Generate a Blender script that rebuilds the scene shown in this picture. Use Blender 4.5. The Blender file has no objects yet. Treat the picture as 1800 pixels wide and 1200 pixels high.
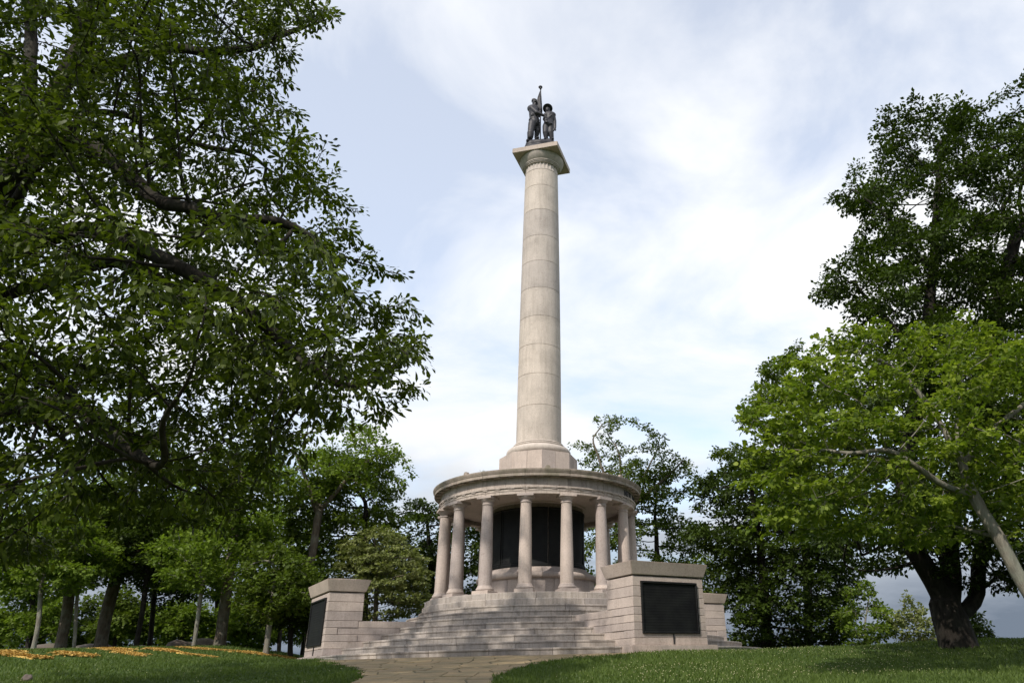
import bpy, bmesh, math, random
import numpy as np
from mathutils import Vector, Matrix
R_ = math.radians
sc = bpy.context.scene
col = sc.collection

# ------------------------------------------------------------------ camera
CAM = np.array([0.0, -41.0, -0.627])
FOC, PITCH, ROLL, YAW, CX, CY = 1300.5, 0.4208, -0.0249, 0.0868, 1052.15, 600.0
_fw = np.array([math.sin(YAW)*math.cos(PITCH), math.cos(YAW)*math.cos(PITCH), math.sin(PITCH)])
_r0 = np.array([math.cos(YAW), -math.sin(YAW), 0.0])
_u0 = np.cross(_r0, _fw)
_rt = _r0*math.cos(ROLL) + _u0*math.sin(ROLL)
_up = np.cross(_rt, _fw)
cd = bpy.data.cameras.new('camera')
cam = bpy.data.objects.new('camera', cd); col.objects.link(cam)
m = Matrix.Identity(4)
for i in range(3):
    m[i][0] = _rt[i]; m[i][1] = _up[i]; m[i][2] = -_fw[i]; m[i][3] = CAM[i]
cam.matrix_world = m
cd.sensor_width = 36.0; cd.sensor_fit = 'HORIZONTAL'
cd.lens = FOC/1800*36.0
cd.shift_x = (900-CX)/1800; cd.shift_y = 0.0
cd.clip_start = 0.1; cd.clip_end = 9000
sc.camera = cam

# ------------------------------------------------------------------ sun + sky
SUN_AZ, SUN_EL = 33.0, 43.0            # sun stands behind the viewer, to the left
sdir = Vector((-math.sin(R_(SUN_AZ))*math.cos(R_(SUN_EL)), -math.cos(R_(SUN_AZ))*math.cos(R_(SUN_EL)), math.sin(R_(SUN_EL))))
sl = bpy.data.lights.new('sun', 'SUN'); sl.energy = 2.45; sl.angle = R_(0.6); sl.color = (1.0, 0.93, 0.84)
so = bpy.data.objects.new('sun', sl); col.objects.link(so)
so.rotation_euler = sdir.to_track_quat('Z', 'Y').to_euler()
so.location = (-30, -60, 60)

w = bpy.data.worlds.new('World'); sc.world = w; w.use_nodes = True
nt = w.node_tree; nt.nodes.clear(); L = nt.links.new
def wn(t, **k):
    n = nt.nodes.new(t)
    for a, b in k.items(): setattr(n, a, b)
    return n
out = wn('ShaderNodeOutputWorld'); bg = wn('ShaderNodeBackground'); bg.inputs[1].default_value = 0.15
sky = wn('ShaderNodeTexSky', sky_type='NISHITA', sun_disc=False)
sky.sun_elevation = R_(SUN_EL); sky.sun_rotation = math.atan2(sdir.x, sdir.y)
sky.air_density = 1.0; sky.dust_density = 0.4; sky.ozone_density = 0.9
tc = wn('ShaderNodeTexCoord'); sep = wn('ShaderNodeSeparateXYZ'); L(tc.outputs['Generated'], sep.inputs[0])
zz = wn('ShaderNodeMath', operation='MAXIMUM'); L(sep.outputs[2], zz.inputs[0]); zz.inputs[1].default_value = 0.0
za = wn('ShaderNodeMath', operation='ADD'); L(zz.outputs[0], za.inputs[0]); za.inputs[1].default_value = 0.22
dx = wn('ShaderNodeMath', operation='DIVIDE'); L(sep.outputs[0], dx.inputs[0]); L(za.outputs[0], dx.inputs[1])
dy = wn('ShaderNodeMath', operation='DIVIDE'); L(sep.outputs[1], dy.inputs[0]); L(za.outputs[0], dy.inputs[1])
cmb = wn('ShaderNodeCombineXYZ'); L(dx.outputs[0], cmb.inputs[0]); L(dy.outputs[0], cmb.inputs[1]); cmb.inputs[2].default_value = 3.7
n1 = wn('ShaderNodeTexNoise'); n1.inputs['Scale'].default_value = 1.7; n1.inputs['Detail'].default_value = 9; n1.inputs['Roughness'].default_value = 0.56; n1.inputs['Distortion'].default_value = 0.5
L(cmb.outputs[0], n1.inputs['Vector'])
rmp = wn('ShaderNodeValToRGB'); L(n1.outputs[0], rmp.inputs[0])
rmp.color_ramp.elements[0].position = 0.37; rmp.color_ramp.elements[0].color = (0.44,)*3+(1,)
rmp.color_ramp.elements[1].position = 0.60; rmp.color_ramp.elements[1].color = (1,)*3+(1,)
# cloud body: bright above, grey-blue rain cloud low down all round the horizon
n2 = wn('ShaderNodeTexNoise'); n2.inputs['Scale'].default_value = 2.6; n2.inputs['Detail'].default_value = 5
L(cmb.outputs[0], n2.inputs['Vector'])
hz = wn('ShaderNodeMath', operation='MULTIPLY_ADD'); L(n2.outputs[0], hz.inputs[0]); hz.inputs[1].default_value = 0.20; L(sep.outputs[2], hz.inputs[2])
cr = wn('ShaderNodeValToRGB'); L(hz.outputs[0], cr.inputs[0])
e = cr.color_ramp.elements
e[0].position = 0.14; e[0].color = (0.75, 0.92, 1.18, 1)
e[1].position = 0.36; e[1].color = (3.8, 3.88, 4.0, 1)
e2 = e.new(0.235); e2.color = (1.85, 2.05, 2.35, 1)
e3 = e.new(0.62); e3.color = (4.4, 4.42, 4.45, 1)
lowf = wn('ShaderNodeMapRange'); L(sep.outputs[2], lowf.inputs[0])
lowf.inputs[1].default_value = 0.10; lowf.inputs[2].default_value = 0.34; lowf.inputs[3].default_value = 1.0; lowf.inputs[4].default_value = 0.0
cf = wn('ShaderNodeMath', operation='MAXIMUM'); L(rmp.outputs[0], cf.inputs[0]); L(lowf.outputs[0], cf.inputs[1])
mx = wn('ShaderNodeMix', data_type='RGBA'); L(cf.outputs[0], mx.inputs[0]); L(sky.outputs[0], mx.inputs[6]); L(cr.outputs[0], mx.inputs[7])
L(mx.outputs[2], bg.inputs[0]); L(bg.outputs[0], out.inputs[0])

sc.view_settings.view_transform = 'Standard'; sc.view_settings.look = 'None'
sc.view_settings.exposure = 0.8; sc.view_settings.gamma = 1.0; sc.view_settings.use_curve_mapping = False
cy = sc.cycles
cy.use_denoising = True; cy.max_bounces = 6; cy.diffuse_bounces = 3; cy.glossy_bounces = 2; cy.transmission_bounces = 4; cy.transparent_max_bounces = 4
cy.use_adaptive_sampling = True; cy.adaptive_threshold = 0.02
cy.sample_clamp_indirect = 6.0

# ------------------------------------------------------------------ small helpers
def tag(o, label=None, cat=None, group=None, kind=None):
    if label: o['label'] = label
    if cat: o['category'] = cat
    if group: o['group'] = group
    if kind: o['kind'] = kind
    return o
def empty(name, loc=(0, 0, 0), rz=0.0):
    o = bpy.data.objects.new(name, None); col.objects.link(o); o.location = loc; o.rotation_euler = (0, 0, rz); o.empty_display_size = 0.3
    return o
def mesh_from(name, V, Fc, mat, smooth=False):
    me = bpy.data.meshes.new(name); me.from_pydata([tuple(v) for v in V], [], [tuple(f) for f in Fc])
    if mat: me.materials.append(mat)
    if smooth: me.shade_smooth()
    me.update(); return me
def obj(name, me, parent=None, loc=(0, 0, 0), rz=0.0):
    o = bpy.data.objects.new(name, me); col.objects.link(o); o.parent = parent; o.location = loc; o.rotation_euler = (0, 0, rz)
    return o
def smooth_by_angle(me, deg=35):
    me.shade_smooth()
    try: me.set_sharp_from_angle(angle=R_(deg))
    except Exception: pass
    return me
def np_mesh(name, V, tris, mat, smooth=True, var=None):
    """fast mesh from numpy; tris (n,3)"""
    me = bpy.data.meshes.new(name)
    V = np.ascontiguousarray(V, dtype=np.float32); tris = np.ascontiguousarray(tris, dtype=np.int32)
    me.vertices.add(len(V)); me.vertices.foreach_set('co', V.ravel())
    n = len(tris); me.loops.add(n*3); me.loops.foreach_set('vertex_index', tris.ravel())
    me.polygons.add(n); me.polygons.foreach_set('loop_start', np.arange(0, n*3, 3, dtype=np.int32))
    try: me.polygons.foreach_set('loop_total', np.full(n, 3, dtype=np.int32))
    except Exception: pass
    if smooth: me.polygons.foreach_set('use_smooth', np.ones(n, dtype=bool))
    me.materials.append(mat)
    if var is not None:
        a = me.attributes.new('variation', 'FLOAT', 'POINT'); a.data.foreach_set('value', np.ascontiguousarray(var, dtype=np.float32))
    me.update(calc_edges=True); me.validate()
    return me
def ray(px, py):
    return _fw + _rt*(px-CX)/FOC + _up*(CY-py)/FOC
def atY(px, py, Y):
    d = ray(px, py); t = (Y-CAM[1])/d[1]; return CAM + d*t
def project(P):
    d = np.asarray(P)-CAM; z = d@_fw
    return CX+FOC*(d@_rt)/z, CY-FOC*(d@_up)/z, z

# lathe about z; angle 0 points to -y, growing to +x; closed profile gives solid arc
def lathe(prof, seg, a0=0.0, a1=None, closed=False, rmod=None):
    full = a1 is None
    n = seg if full else seg+1
    ang = [2*math.pi*i/seg for i in range(seg)] if full else [a0+(a1-a0)*i/seg for i in range(seg+1)]
    V = []; Fc = []; p = len(prof)
    for a in ang:
        s, c = math.sin(a), math.cos(a)
        for (r, z) in prof:
            rr = r if rmod is None else rmod(r, z, a)
            V.append((rr*s, -rr*c, z))
    cnt = seg
    for i in range(cnt):
        j = (i+1) % n
        for k in range(p if closed else p-1):
            l = (k+1) % p
            Fc.append((i*p+k, j*p+k, j*p+l, i*p+l))
    if not full and closed:
        Fc.append(tuple(range(p))); Fc.append(tuple(reversed([seg*p+k for k in range(p)])))
    return V, Fc
def fix_normals(me):
    bm = bmesh.new(); bm.from_mesh(me); bmesh.ops.recalc_face_normals(bm, faces=bm.faces[:]); bm.to_mesh(me); bm.free(); return me
def boxv(x0, x1, y0, y1, z0, z1):
    V = [(x0,y0,z0),(x1,y0,z0),(x1,y1,z0),(x0,y1,z0),(x0,y0,z1),(x1,y0,z1),(x1,y1,z1),(x0,y1,z1)]
    return V, [(0,3,2,1),(4,5,6,7),(0,1,5,4),(1,2,6,5),(2,3,7,6),(3,0,4,7)]
def bevel(me, w=0.012, seg=1):
    bm = bmesh.new(); bm.from_mesh(me)
    bmesh.ops.remove_doubles(bm, verts=bm.verts[:], dist=1e-5)
    bmesh.ops.recalc_face_normals(bm, faces=bm.faces[:])
    es = [e for e in bm.edges if len(e.link_faces) == 2 and e.calc_face_angle(0) > 0.6]
    bmesh.ops.bevel(bm, geom=es, offset=w, segments=seg, affect='EDGES', clamp_overlap=True)
    bm.to_mesh(me); bm.free(); return me

# ------------------------------------------------------------------ materials
def mat_new(name):
    m = bpy.data.materials.new(name); m.use_nodes = True; nt = m.node_tree; b = nt.nodes['Principled BSDF']
    return m, nt, b
def node(nt, t, **k):
    n = nt.nodes.new(t)
    for a, b in k.items():
        if a in n.inputs: n.inputs[a].default_value = b
        else: setattr(n, a, b)
    return n
def ramp(nt, src, stops):
    r = nt.nodes.new('ShaderNodeValToRGB'); nt.links.new(src, r.inputs[0]); e = r.color_ramp.elements
    while len(e) > 1: e.remove(e[-1])
    e[0].position = stops[0][0]; e[0].color = tuple(stops[0][1])+(1,)
    for p, c in stops[1:]:
        q = e.new(p); q.color = tuple(c)+(1,)
    return r
def mixc(nt, fac, a, b, mode='MIX'):
    m = nt.nodes.new('ShaderNodeMix'); m.data_type = 'RGBA'; m.blend_type = mode
    for s, i in ((fac, 0), (a, 6), (b, 7)):
        if hasattr(s, 'links'): nt.links.new(s, m.inputs[i])
        else: m.inputs[i].default_value = s if i == 0 else (tuple(s)+(1,) if len(s) == 3 else s)
    return m.outputs[2]
def stone_mat(name, c, streak=0.0, moss=0.0, rough=0.8):
    m, nt, b = mat_new(name); Lk = nt.links.new
    g = node(nt, 'ShaderNodeNewGeometry'); oi = node(nt, 'ShaderNodeObjectInfo')
    big = node(nt, 'ShaderNodeTexNoise', Scale=0.7, Detail=5.0, Roughness=0.6); Lk(g.outputs['Position'], big.inputs['Vector'])
    fine = node(nt, 'ShaderNodeTexNoise', Scale=16.0, Detail=4.0, Roughness=0.75); Lk(g.outputs['Position'], fine.inputs['Vector'])
    vor = node(nt, 'ShaderNodeTexNoise', Scale=7.0, Detail=2.0, Roughness=0.5); Lk(g.outputs['Position'], vor.inputs['Vector'])
    c = np.array(c)
    r1 = ramp(nt, big.outputs[0], [(0.3, c*0.80), (0.5, c), (0.72, np.minimum(1, c*1.13))])
    r2 = ramp(nt, fine.outputs[0], [(0.34, (0.84, 0.83, 0.82)), (0.5, (1, 1, 1)), (0.68, (1.08, 1.07, 1.06))])
    colr = mixc(nt, 1.0, r1.outputs[0], r2.outputs[0], 'MULTIPLY')
    r3 = ramp(nt, vor.outputs[0], [(0.25, (0.55, 0.50, 0.48)), (0.36, (1, 1, 1))])
    colr = mixc(nt, 0.4, colr, r3.outputs[0], 'MULTIPLY')
    rr = ramp(nt, oi.outputs['Random'], [(0.0, (0.83, 0.83, 0.85)), (0.5, (0.99, 0.98, 0.97)), (1.0, (1.10, 1.08, 1.05))])
    colr = mixc(nt, 1.0, colr, rr.outputs[0], 'MULTIPLY')
    if streak > 0:
        mp = node(nt, 'ShaderNodeMapping'); mp.inputs['Scale'].default_value = (5.5, 5.5, 0.55); Lk(g.outputs['Position'], mp.inputs[0])
        st = node(nt, 'ShaderNodeTexNoise', Scale=1.0, Detail=4.0, Roughness=0.7); Lk(mp.outputs[0], st.inputs['Vector'])
        rs = ramp(nt, st.outputs[0], [(0.36, (0.42, 0.40, 0.37)), (0.55, (1, 1, 1))])
        colr = mixc(nt, streak, colr, rs.outputs[0], 'MULTIPLY')
    if moss > 0:
        ms = node(nt, 'ShaderNodeTexNoise', Scale=1.3, Detail=5.0, Roughness=0.65); Lk(g.outputs['Position'], ms.inputs['Vector'])
        rm = ramp(nt, ms.outputs[0], [(0.42, (0, 0, 0)), (0.62, (moss,)*3)])
        colr = mixc(nt, rm.outputs[0], colr, (0.10, 0.105, 0.055))
    Lk(colr, b.inputs['Base Color']); b.inputs['Roughness'].default_value = rough
    b.inputs['Specular IOR Level'].default_value = 0.25
    bp = node(nt, 'ShaderNodeBump', Strength=0.35, Distance=0.02); Lk(fine.outputs[0], bp.inputs['Height']); Lk(bp.outputs[0], b.inputs['Normal'])
    return m
def plain_mat(name, c, rough=0.8, spec=0.3, nscale=6.0, amt=0.3, metal=0.0, bump=0.2, bscale=None):
    m, nt, b = mat_new(name); Lk = nt.links.new
    g = node(nt, 'ShaderNodeNewGeometry')
    n = node(nt, 'ShaderNodeTexNoise', Scale=nscale, Detail=5.0, Roughness=0.65); Lk(g.outputs['Position'], n.inputs['Vector'])
    c = np.array(c); r = ramp(nt, n.outputs[0], [(0.3, c*(1-amt)), (0.7, c*(1+amt))]); Lk(r.outputs[0], b.inputs['Base Color'])
    b.inputs['Roughness'].default_value = rough; b.inputs['Specular IOR Level'].default_value = spec; b.inputs['Metallic'].default_value = metal
    if bump:
        bp = node(nt, 'ShaderNodeBump', Strength=bump, Distance=0.03); Lk(n.outputs[0], bp.inputs['Height']); Lk(bp.outputs[0], b.inputs['Normal'])
    return m
def leaf_mat(name, dark, light, trans=0.35, rough=0.5):
    m = bpy.data.materials.new(name); m.use_nodes = True; nt = m.node_tree; nt.nodes.clear(); Lk = nt.links.new
    out = node(nt, 'ShaderNodeOutputMaterial'); at = node(nt, 'ShaderNodeAttribute', attribute_name='variation')
    dark = np.array(dark); light = np.array(light)
    r = ramp(nt, at.outputs['Fac'], [(0.0, dark), (0.6, (dark+light)/2), (1.0, light)])
    p = node(nt, 'ShaderNodeBsdfPrincipled'); Lk(r.outputs[0], p.inputs['Base Color']); p.inputs['Roughness'].default_value = rough; p.inputs['Specular IOR Level'].default_value = 0.18
    t = node(nt, 'ShaderNodeBsdfTranslucent')
    tcol = mixc(nt, 1.0, r.outputs[0], (1.25, 1.35, 0.6), 'MULTIPLY'); Lk(tcol, t.inputs[0])
    mx = node(nt, 'ShaderNodeMixShader'); mx.inputs[0].default_value = trans; Lk(p.outputs[0], mx.inputs[1]); Lk(t.outputs[0], mx.inputs[2]); Lk(mx.outputs[0], out.inputs[0])
    return m
def bark_mat(name, c, lichen=0.3):
    m, nt, b = mat_new(name); Lk = nt.links.new
    g = node(nt, 'ShaderNodeNewGeometry')
    mp = node(nt, 'ShaderNodeMapping'); mp.inputs['Scale'].default_value = (9, 9, 1.6); Lk(g.outputs['Position'], mp.inputs[0])
    n = node(nt, 'ShaderNodeTexNoise', Scale=1.0, Detail=6.0, Roughness=0.7); Lk(mp.outputs[0], n.inputs['Vector'])
    n2 = node(nt, 'ShaderNodeTexNoise', Scale=2.5, Detail=4.0, Roughness=0.6); Lk(g.outputs['Position'], n2.inputs['Vector'])
    c = np.array(c); r = ramp(nt, n.outputs[0], [(0.3, c*0.45), (0.55, c), (0.75, c*1.35)])
    r2 = ramp(nt, n2.outputs[0], [(0.45, (0, 0, 0)), (0.7, (lichen,)*3)])
    cc = mixc(nt, r2.outputs[0], r.outputs[0], (0.22, 0.24, 0.19))
    Lk(cc, b.inputs['Base Color']); b.inputs['Roughness'].default_value = 0.9; b.inputs['Specular IOR Level'].default_value = 0.15
    bp = node(nt, 'ShaderNodeBump', Strength=0.7, Distance=0.06); Lk(n.outputs[0], bp.inputs['Height']); Lk(bp.outputs[0], b.inputs['Normal'])
    return m
def plaque_mat(name):
    m, nt, b = mat_new(name); Lk = nt.links.new
    g = node(nt, 'ShaderNodeNewGeometry'); mp = node(nt, 'ShaderNodeMapping'); mp.inputs['Scale'].default_value = (26, 26, 17); Lk(g.outputs['Position'], mp.inputs[0])
    n = node(nt, 'ShaderNodeTexNoise', Scale=1.0, Detail=2.0); Lk(mp.outputs[0], n.inputs['Vector'])
    sp_ = node(nt, 'ShaderNodeSeparateXYZ'); Lk(g.outputs['Position'], sp_.inputs[0])
    mu = node(nt, 'ShaderNodeMath', operation='MULTIPLY'); Lk(sp_.outputs[2], mu.inputs[0]); mu.inputs[1].default_value = 62.0
    si = node(nt, 'ShaderNodeMath', operation='SINE'); Lk(mu.outputs[0], si.inputs[0])
    mm_ = node(nt, 'ShaderNodeMath', operation='MULTIPLY'); Lk(si.outputs[0], mm_.inputs[0]); Lk(n.outputs[0], mm_.inputs[1])
    n3 = node(nt, 'ShaderNodeTexNoise', Scale=2.2, Detail=4.0); Lk(g.outputs['Position'], n3.inputs['Vector'])
    r = ramp(nt, n3.outputs[0], [(0.3, (0.005, 0.005, 0.006)), (0.7, (0.012, 0.013, 0.012))]); Lk(r.outputs[0], b.inputs['Base Color'])
    b.inputs['Roughness'].default_value = 0.55; b.inputs['Specular IOR Level'].default_value = 0.22
    bp = node(nt, 'ShaderNodeBump', Strength=0.35, Distance=0.008); Lk(mm_.outputs[0], bp.inputs['Height']); Lk(bp.outputs[0], b.inputs['Normal'])
    return m
GRANITE = (0.44, 0.375, 0.335)
M = dict(
    granite=stone_mat('pink_granite', GRANITE, streak=0.18),
    shaft=stone_mat('shaft_granite', (0.50, 0.445, 0.395), streak=0.24),
    steps=stone_mat('step_granite', (0.385, 0.345, 0.31), streak=0.45),
    frieze=stone_mat('frieze_granite', (0.42, 0.365, 0.325), streak=0.45),
    cornice=stone_mat('cornice_granite', (0.33, 0.28, 0.24), streak=0.4, moss=0.5),
    mortar=plain_mat('mortar', (0.22, 0.19, 0.165), 0.95, 0.1, 8.0, 0.3),
    bronze_dark=plaque_mat('dark_bronze_plate'),
    bronze=plain_mat('statue_bronze', (0.028, 0.027, 0.033), 0.55, 0.4, 5.0, 0.5, 0.0, 0.25),
    letter=plain_mat('letter_bronze', (0.02, 0.02, 0.022), 0.5, 0.4, 9.0, 0.3),
    slabm=stone_mat('abacus_granite', (0.50, 0.42, 0.355), streak=0.12),
    flag=stone_mat('flagstone', (0.29, 0.215, 0.12), streak=0.0, moss=0.45),
    rock=stone_mat('grey_rock', (0.13, 0.105, 0.09), streak=0.2, moss=0.4),
    straw=plain_mat('straw', (0.46, 0.30, 0.08), 0.8, 0.2, 14.0, 0.35),
    bark_oak=bark_mat('oak_bark', (0.030, 0.025, 0.019), 0.12),
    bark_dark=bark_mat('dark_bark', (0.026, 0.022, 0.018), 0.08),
    bark_pale=bark_mat('pale_bark', (0.21, 0.19, 0.155), 0.6),
    bark_brown=bark_mat('brown_bark', (0.12, 0.095, 0.07), 0.4),
    leaf_oak=leaf_mat('oak_leaves', (0.018, 0.031, 0.004), (0.112, 0.150, 0.016), 0.36),
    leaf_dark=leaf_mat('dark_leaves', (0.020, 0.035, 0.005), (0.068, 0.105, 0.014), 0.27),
    leaf_bright=leaf_mat('bright_leaves', (0.050, 0.095, 0.012), (0.26, 0.32, 0.038), 0.44),
    leaf_mid=leaf_mat('mid_green_leaves', (0.042, 0.068, 0.010), (0.135, 0.185, 0.026), 0.36),
    leaf_olive=leaf_mat('olive_leaves', (0.10, 0.125, 0.035), (0.26, 0.28, 0.11), 0.35),
    leaf_young=leaf_mat('yellow_green_leaves', (0.070, 0.115, 0.016), (0.19, 0.26, 0.036), 0.42),
)

# ------------------------------------------------------------------ ground
def sstep(a, b, x):
    t = np.clip((x-a)/(b-a), 0, 1); return t*t*(3-2*t)
def ground(x, y):
    x = np.asarray(x, float); y = np.asarray(y, float)
    t = -y-11.6
    z = -0.0745*np.where(t > 1.2, t-0.6, np.where(t > 0, t*t/2.4, 0.0))
    z = np.where(y < -60, -0.0745*47.8-(-60-y)*0.02, z)
    # lawn climbs a little to the left rear
    left = sstep(-10.5, -19, x)
    z = z + left*np.interp(y, [-60, -34, -23, -14, -5, 6, 16, 60, 200], [0.0, 0.1, 0.36, 0.42, 0.75, 1.25, 1.3, -1.5, -4])
    right = sstep(11.5, 17, x)
    z = z + right*np.interp(y, [-60, -30, -16, -6, 2, 10, 60], [0, 0.0, 0.12, 0.25, 0.22, 0.0, -0.5])
    # the ridge drops away behind
    b = np.clip(y-14, 0, None)
    z = z - np.where(b < 10, b*b*0.004, 0.4+(b-10)*0.08).clip(None, 70)
    z = z + 0.03*np.sin(x*0.9+1.3)*np.sin(y*0.7)*np.clip((np.hypot(x, y)-12.5)/2, 0, 1)
    return z
ax = np.concatenate([[-4000, -1500, -600, -250, -120, -75], np.linspace(-52, 52, 209), [75, 120, 250, 600, 1500, 4000]])
ay = np.concatenate([[-4000, -1500, -600, -250, -120, -75], np.linspace(-56, 48, 209), [75, 120, 250, 600, 1500, 4000]])
gx, gy = np.meshgrid(ax, ay, indexing='ij'); gz = ground(gx, gy)
nxg, nyg = len(ax), len(ay)
idx = np.arange(nxg*nyg).reshape(nxg, nyg)
q = np.stack([idx[:-1, :-1], idx[1:, :-1], idx[1:, 1:], idx[:-1, 1:]], -1).reshape(-1, 4)
tri = np.concatenate([q[:, [0, 1, 2]], q[:, [0, 2, 3]]])
mg, ntg, bg_ = mat_new('lawn_soil'); Lk = ntg.links.new
gg = node(ntg, 'ShaderNodeNewGeometry')
na = node(ntg, 'ShaderNodeTexNoise', Scale=0.35, Detail=5.0, Roughness=0.6); Lk(gg.outputs['Position'], na.inputs['Vector'])
nb = node(ntg, 'ShaderNodeTexNoise', Scale=9.0, Detail=5.0, Roughness=0.75); Lk(gg.outputs['Position'], nb.inputs['Vector'])
ra = ramp(ntg, na.outputs[0], [(0.3, (0.035, 0.062, 0.013)), (0.6, (0.055, 0.092, 0.020)), (0.8, (0.075, 0.095, 0.030))])
rb = ramp(ntg, nb.outputs[0], [(0.3, (0.55, 0.55, 0.5)), (0.65, (1.15, 1.15, 1.1))])
Lk(mixc(ntg, 1.0, ra.outputs[0], rb.outputs[0], 'MULTIPLY'), bg_.inputs['Base Color']); bg_.inputs['Roughness'].default_value = 0.95; bg_.inputs['Specular IOR Level'].default_value = 0.1
bpn = node(ntg, 'ShaderNodeBump', Strength=0.8, Distance=0.06); Lk(nb.outputs[0], bpn.inputs['Height']); Lk(bpn.outputs[0], bg_.inputs['Normal'])
go = obj('lawn', np_mesh('lawn', np.stack([gx, gy, gz], -1).reshape(-1, 3), tri, mg)); tag(go, kind='structure')

# ------------------------------------------------------------------ flagstone path
PATH_Y = [-38.5, -30, -24, -21, -19, -17.0, -15.2, -13.8, -12.6, -11.4, -9.6, -8.0]
PATH_L = [-3.6, -3.7, -3.95, -4.25, -4.6, -5.2, -6.1, -7.0, -7.5, -7.6, -7.7, -7.7]
PATH_R = [-0.6, -0.7, -0.9, -1.05, -0.75, -0.15, 0.9, 2.2, 3.5, 4.6, 5.0, 5.0]
def path_l(y): return np.interp(y, PATH_Y, PATH_L)
def path_r(y): return np.interp(y, PATH_Y, PATH_R)
def on_path(x, y, pad=0.0):
    return (y > -38.5) & (y < -8.0) & (x > path_l(y)-pad) & (x < path_r(y)+pad)
ys = np.linspace(-38.5, -8.4, 90); V = []; Fc = []
for i, y in enumerate(ys):
    for k in range(13):
        x = path_l(y)+(path_r(y)-path_l(y))*k/12
        V.append((x, y, float(ground(x, y))+0.008))
for i in range(len(ys)-1):
    for k in range(12):
        a = i*13+k; Fc.append((a, a+1, a+14, a+13))
po = obj('path', mesh_from('path', V, Fc, plain_mat('path_joint', (0.13, 0.115, 0.075), 0.95, 0.1, 7.0, 0.4))); tag(po, kind='structure')
rng = np.random.default_rng(5)
y = -29.0; row = 0
while y < -9.0:
    dep = rng.uniform(0.65, 1.15); y1 = y+dep
    x = path_l((y+y1)/2)+rng.uniform(-0.5, 0.0)
    while x < path_r((y+y1)/2)-0.15:
        wd = rng.uniform(0.6, 1.5); x0, x1 = max(x, path_l((y+y1)/2)), min(x+wd, path_r((y+y1)/2)); x += wd
        if x1-x0 < 0.25: continue
        g = 0.02
        pts = [(x0+g, y+g), (x1-g, y+g), (x1-g, y1-g), (x0+g, y1-g)]
        pts = [(a+rng.uniform(-.035, .035)+0.10*math.sin(b*2.1), b+rng.uniform(-.03, .03)+0.13*math.sin(a*0.9+row)) for a, b in pts]
        if all(math.hypot(a, b) < 11.3 for a, b in pts): continue
        lift = rng.uniform(0.018, 0.030)
        top = [(a, b, float(ground(a, b))+lift) for a, b in pts]
        cx0 = sum(p[0] for p in top)/4; cy0 = sum(p[1] for p in top)/4; cz0 = float(ground(cx0, cy0))
        V = [(a-cx0, b-cy0, c-cz0-0.05) for a, b, c in top]+[(a-cx0, b-cy0, c-cz0-0.008) for a, b, c in top]+[((a-cx0)*.97, (b-cy0)*.97, c-cz0) for a, b, c in top]
        Fc = [(8, 9, 10, 11)]+[(i, (i+1) % 4, 4+(i+1) % 4, 4+i) for i in range(4)]+[(4+i, 4+(i+1) % 4, 8+(i+1) % 4, 8+i) for i in range(4)]
        obj('flagstone', mesh_from('flagstone', V, Fc, M['flag']), po, (cx0, cy0, cz0))
    y = y1; row += 1

# ------------------------------------------------------------------ monument
PHI = -0.3112
MON = empty('peace_monument', (0, 0, 0), PHI)
tag(MON, 'pink granite memorial with a tall column rising from a round colonnade on stairs', 'monument')
rnd = random.Random(3)
# --- stairs: eight steps and a two-course platform edge, each stone its own object
SR = [11.3, 10.35, 9.5, 8.7, 7.95, 7.25, 6.6, 6.0, 5.85, 5.74]
H = 0.28
pier_az = {'r': R_(45), 'l': R_(-45), 'br': R_(135), 'bl': R_(-135)}
PW = 1.737
prof = []
for i, r in enumerate(SR):
    prof += [(r-0.10, i*H-(0.4 if i == 0 else 0.02)), (r-0.10, (i+1)*H-0.02)]
prof.append((3.4, len(SR)*H-0.02))
st = obj('stairs', fix_normals(mesh_from('stairs', *lathe(prof, 96), M['mortar'])), MON)
for i, r in enumerate(SR):
    ri = (SR[i+1] if i+1 < len(SR) else 2.9)-0.12
    n = max(12, round(2*math.pi*r/2.35)); da = 2*math.pi/n
    gap = 0.009/r
    z0, z1 = i*H, (i+1)*H
    zb = z0-0.35 if i == 0 else z0
    nose = 0.028
    pf = [(ri, zb+0.004), (r-nose, zb+0.004), (r-nose, z1-0.085), (r-0.004, z1-0.07), (r, z1-0.055), (r, z1-0.012), (r-0.012, z1), (ri, z1)]
    if i >= 8: pf = [(ri, zb+0.004), (r, zb+0.004), (r+0.0, z1-0.02), (r-0.02, z1), (ri, z1)]
    me = mesh_from('step_block', *lathe(pf, 4, -da/2+gap, da/2-gap, True), M['steps']); fix_normals(me); smooth_by_angle(me, 25)
    off = rnd.uniform(0, da)
    for k in range(n):
        a = off+k*da
        skip = False
        for pa in pier_az.values():
            dlt = (a-pa+math.pi) % (2*math.pi)-math.pi
            if abs(dlt) < math.pi/2 and r > 8.2 and r*math.sin(abs(dlt)+da/2) < PW-0.1: skip = True
        if skip: continue
        obj('step_block', me, st, (0, 0, 0), a)

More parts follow.
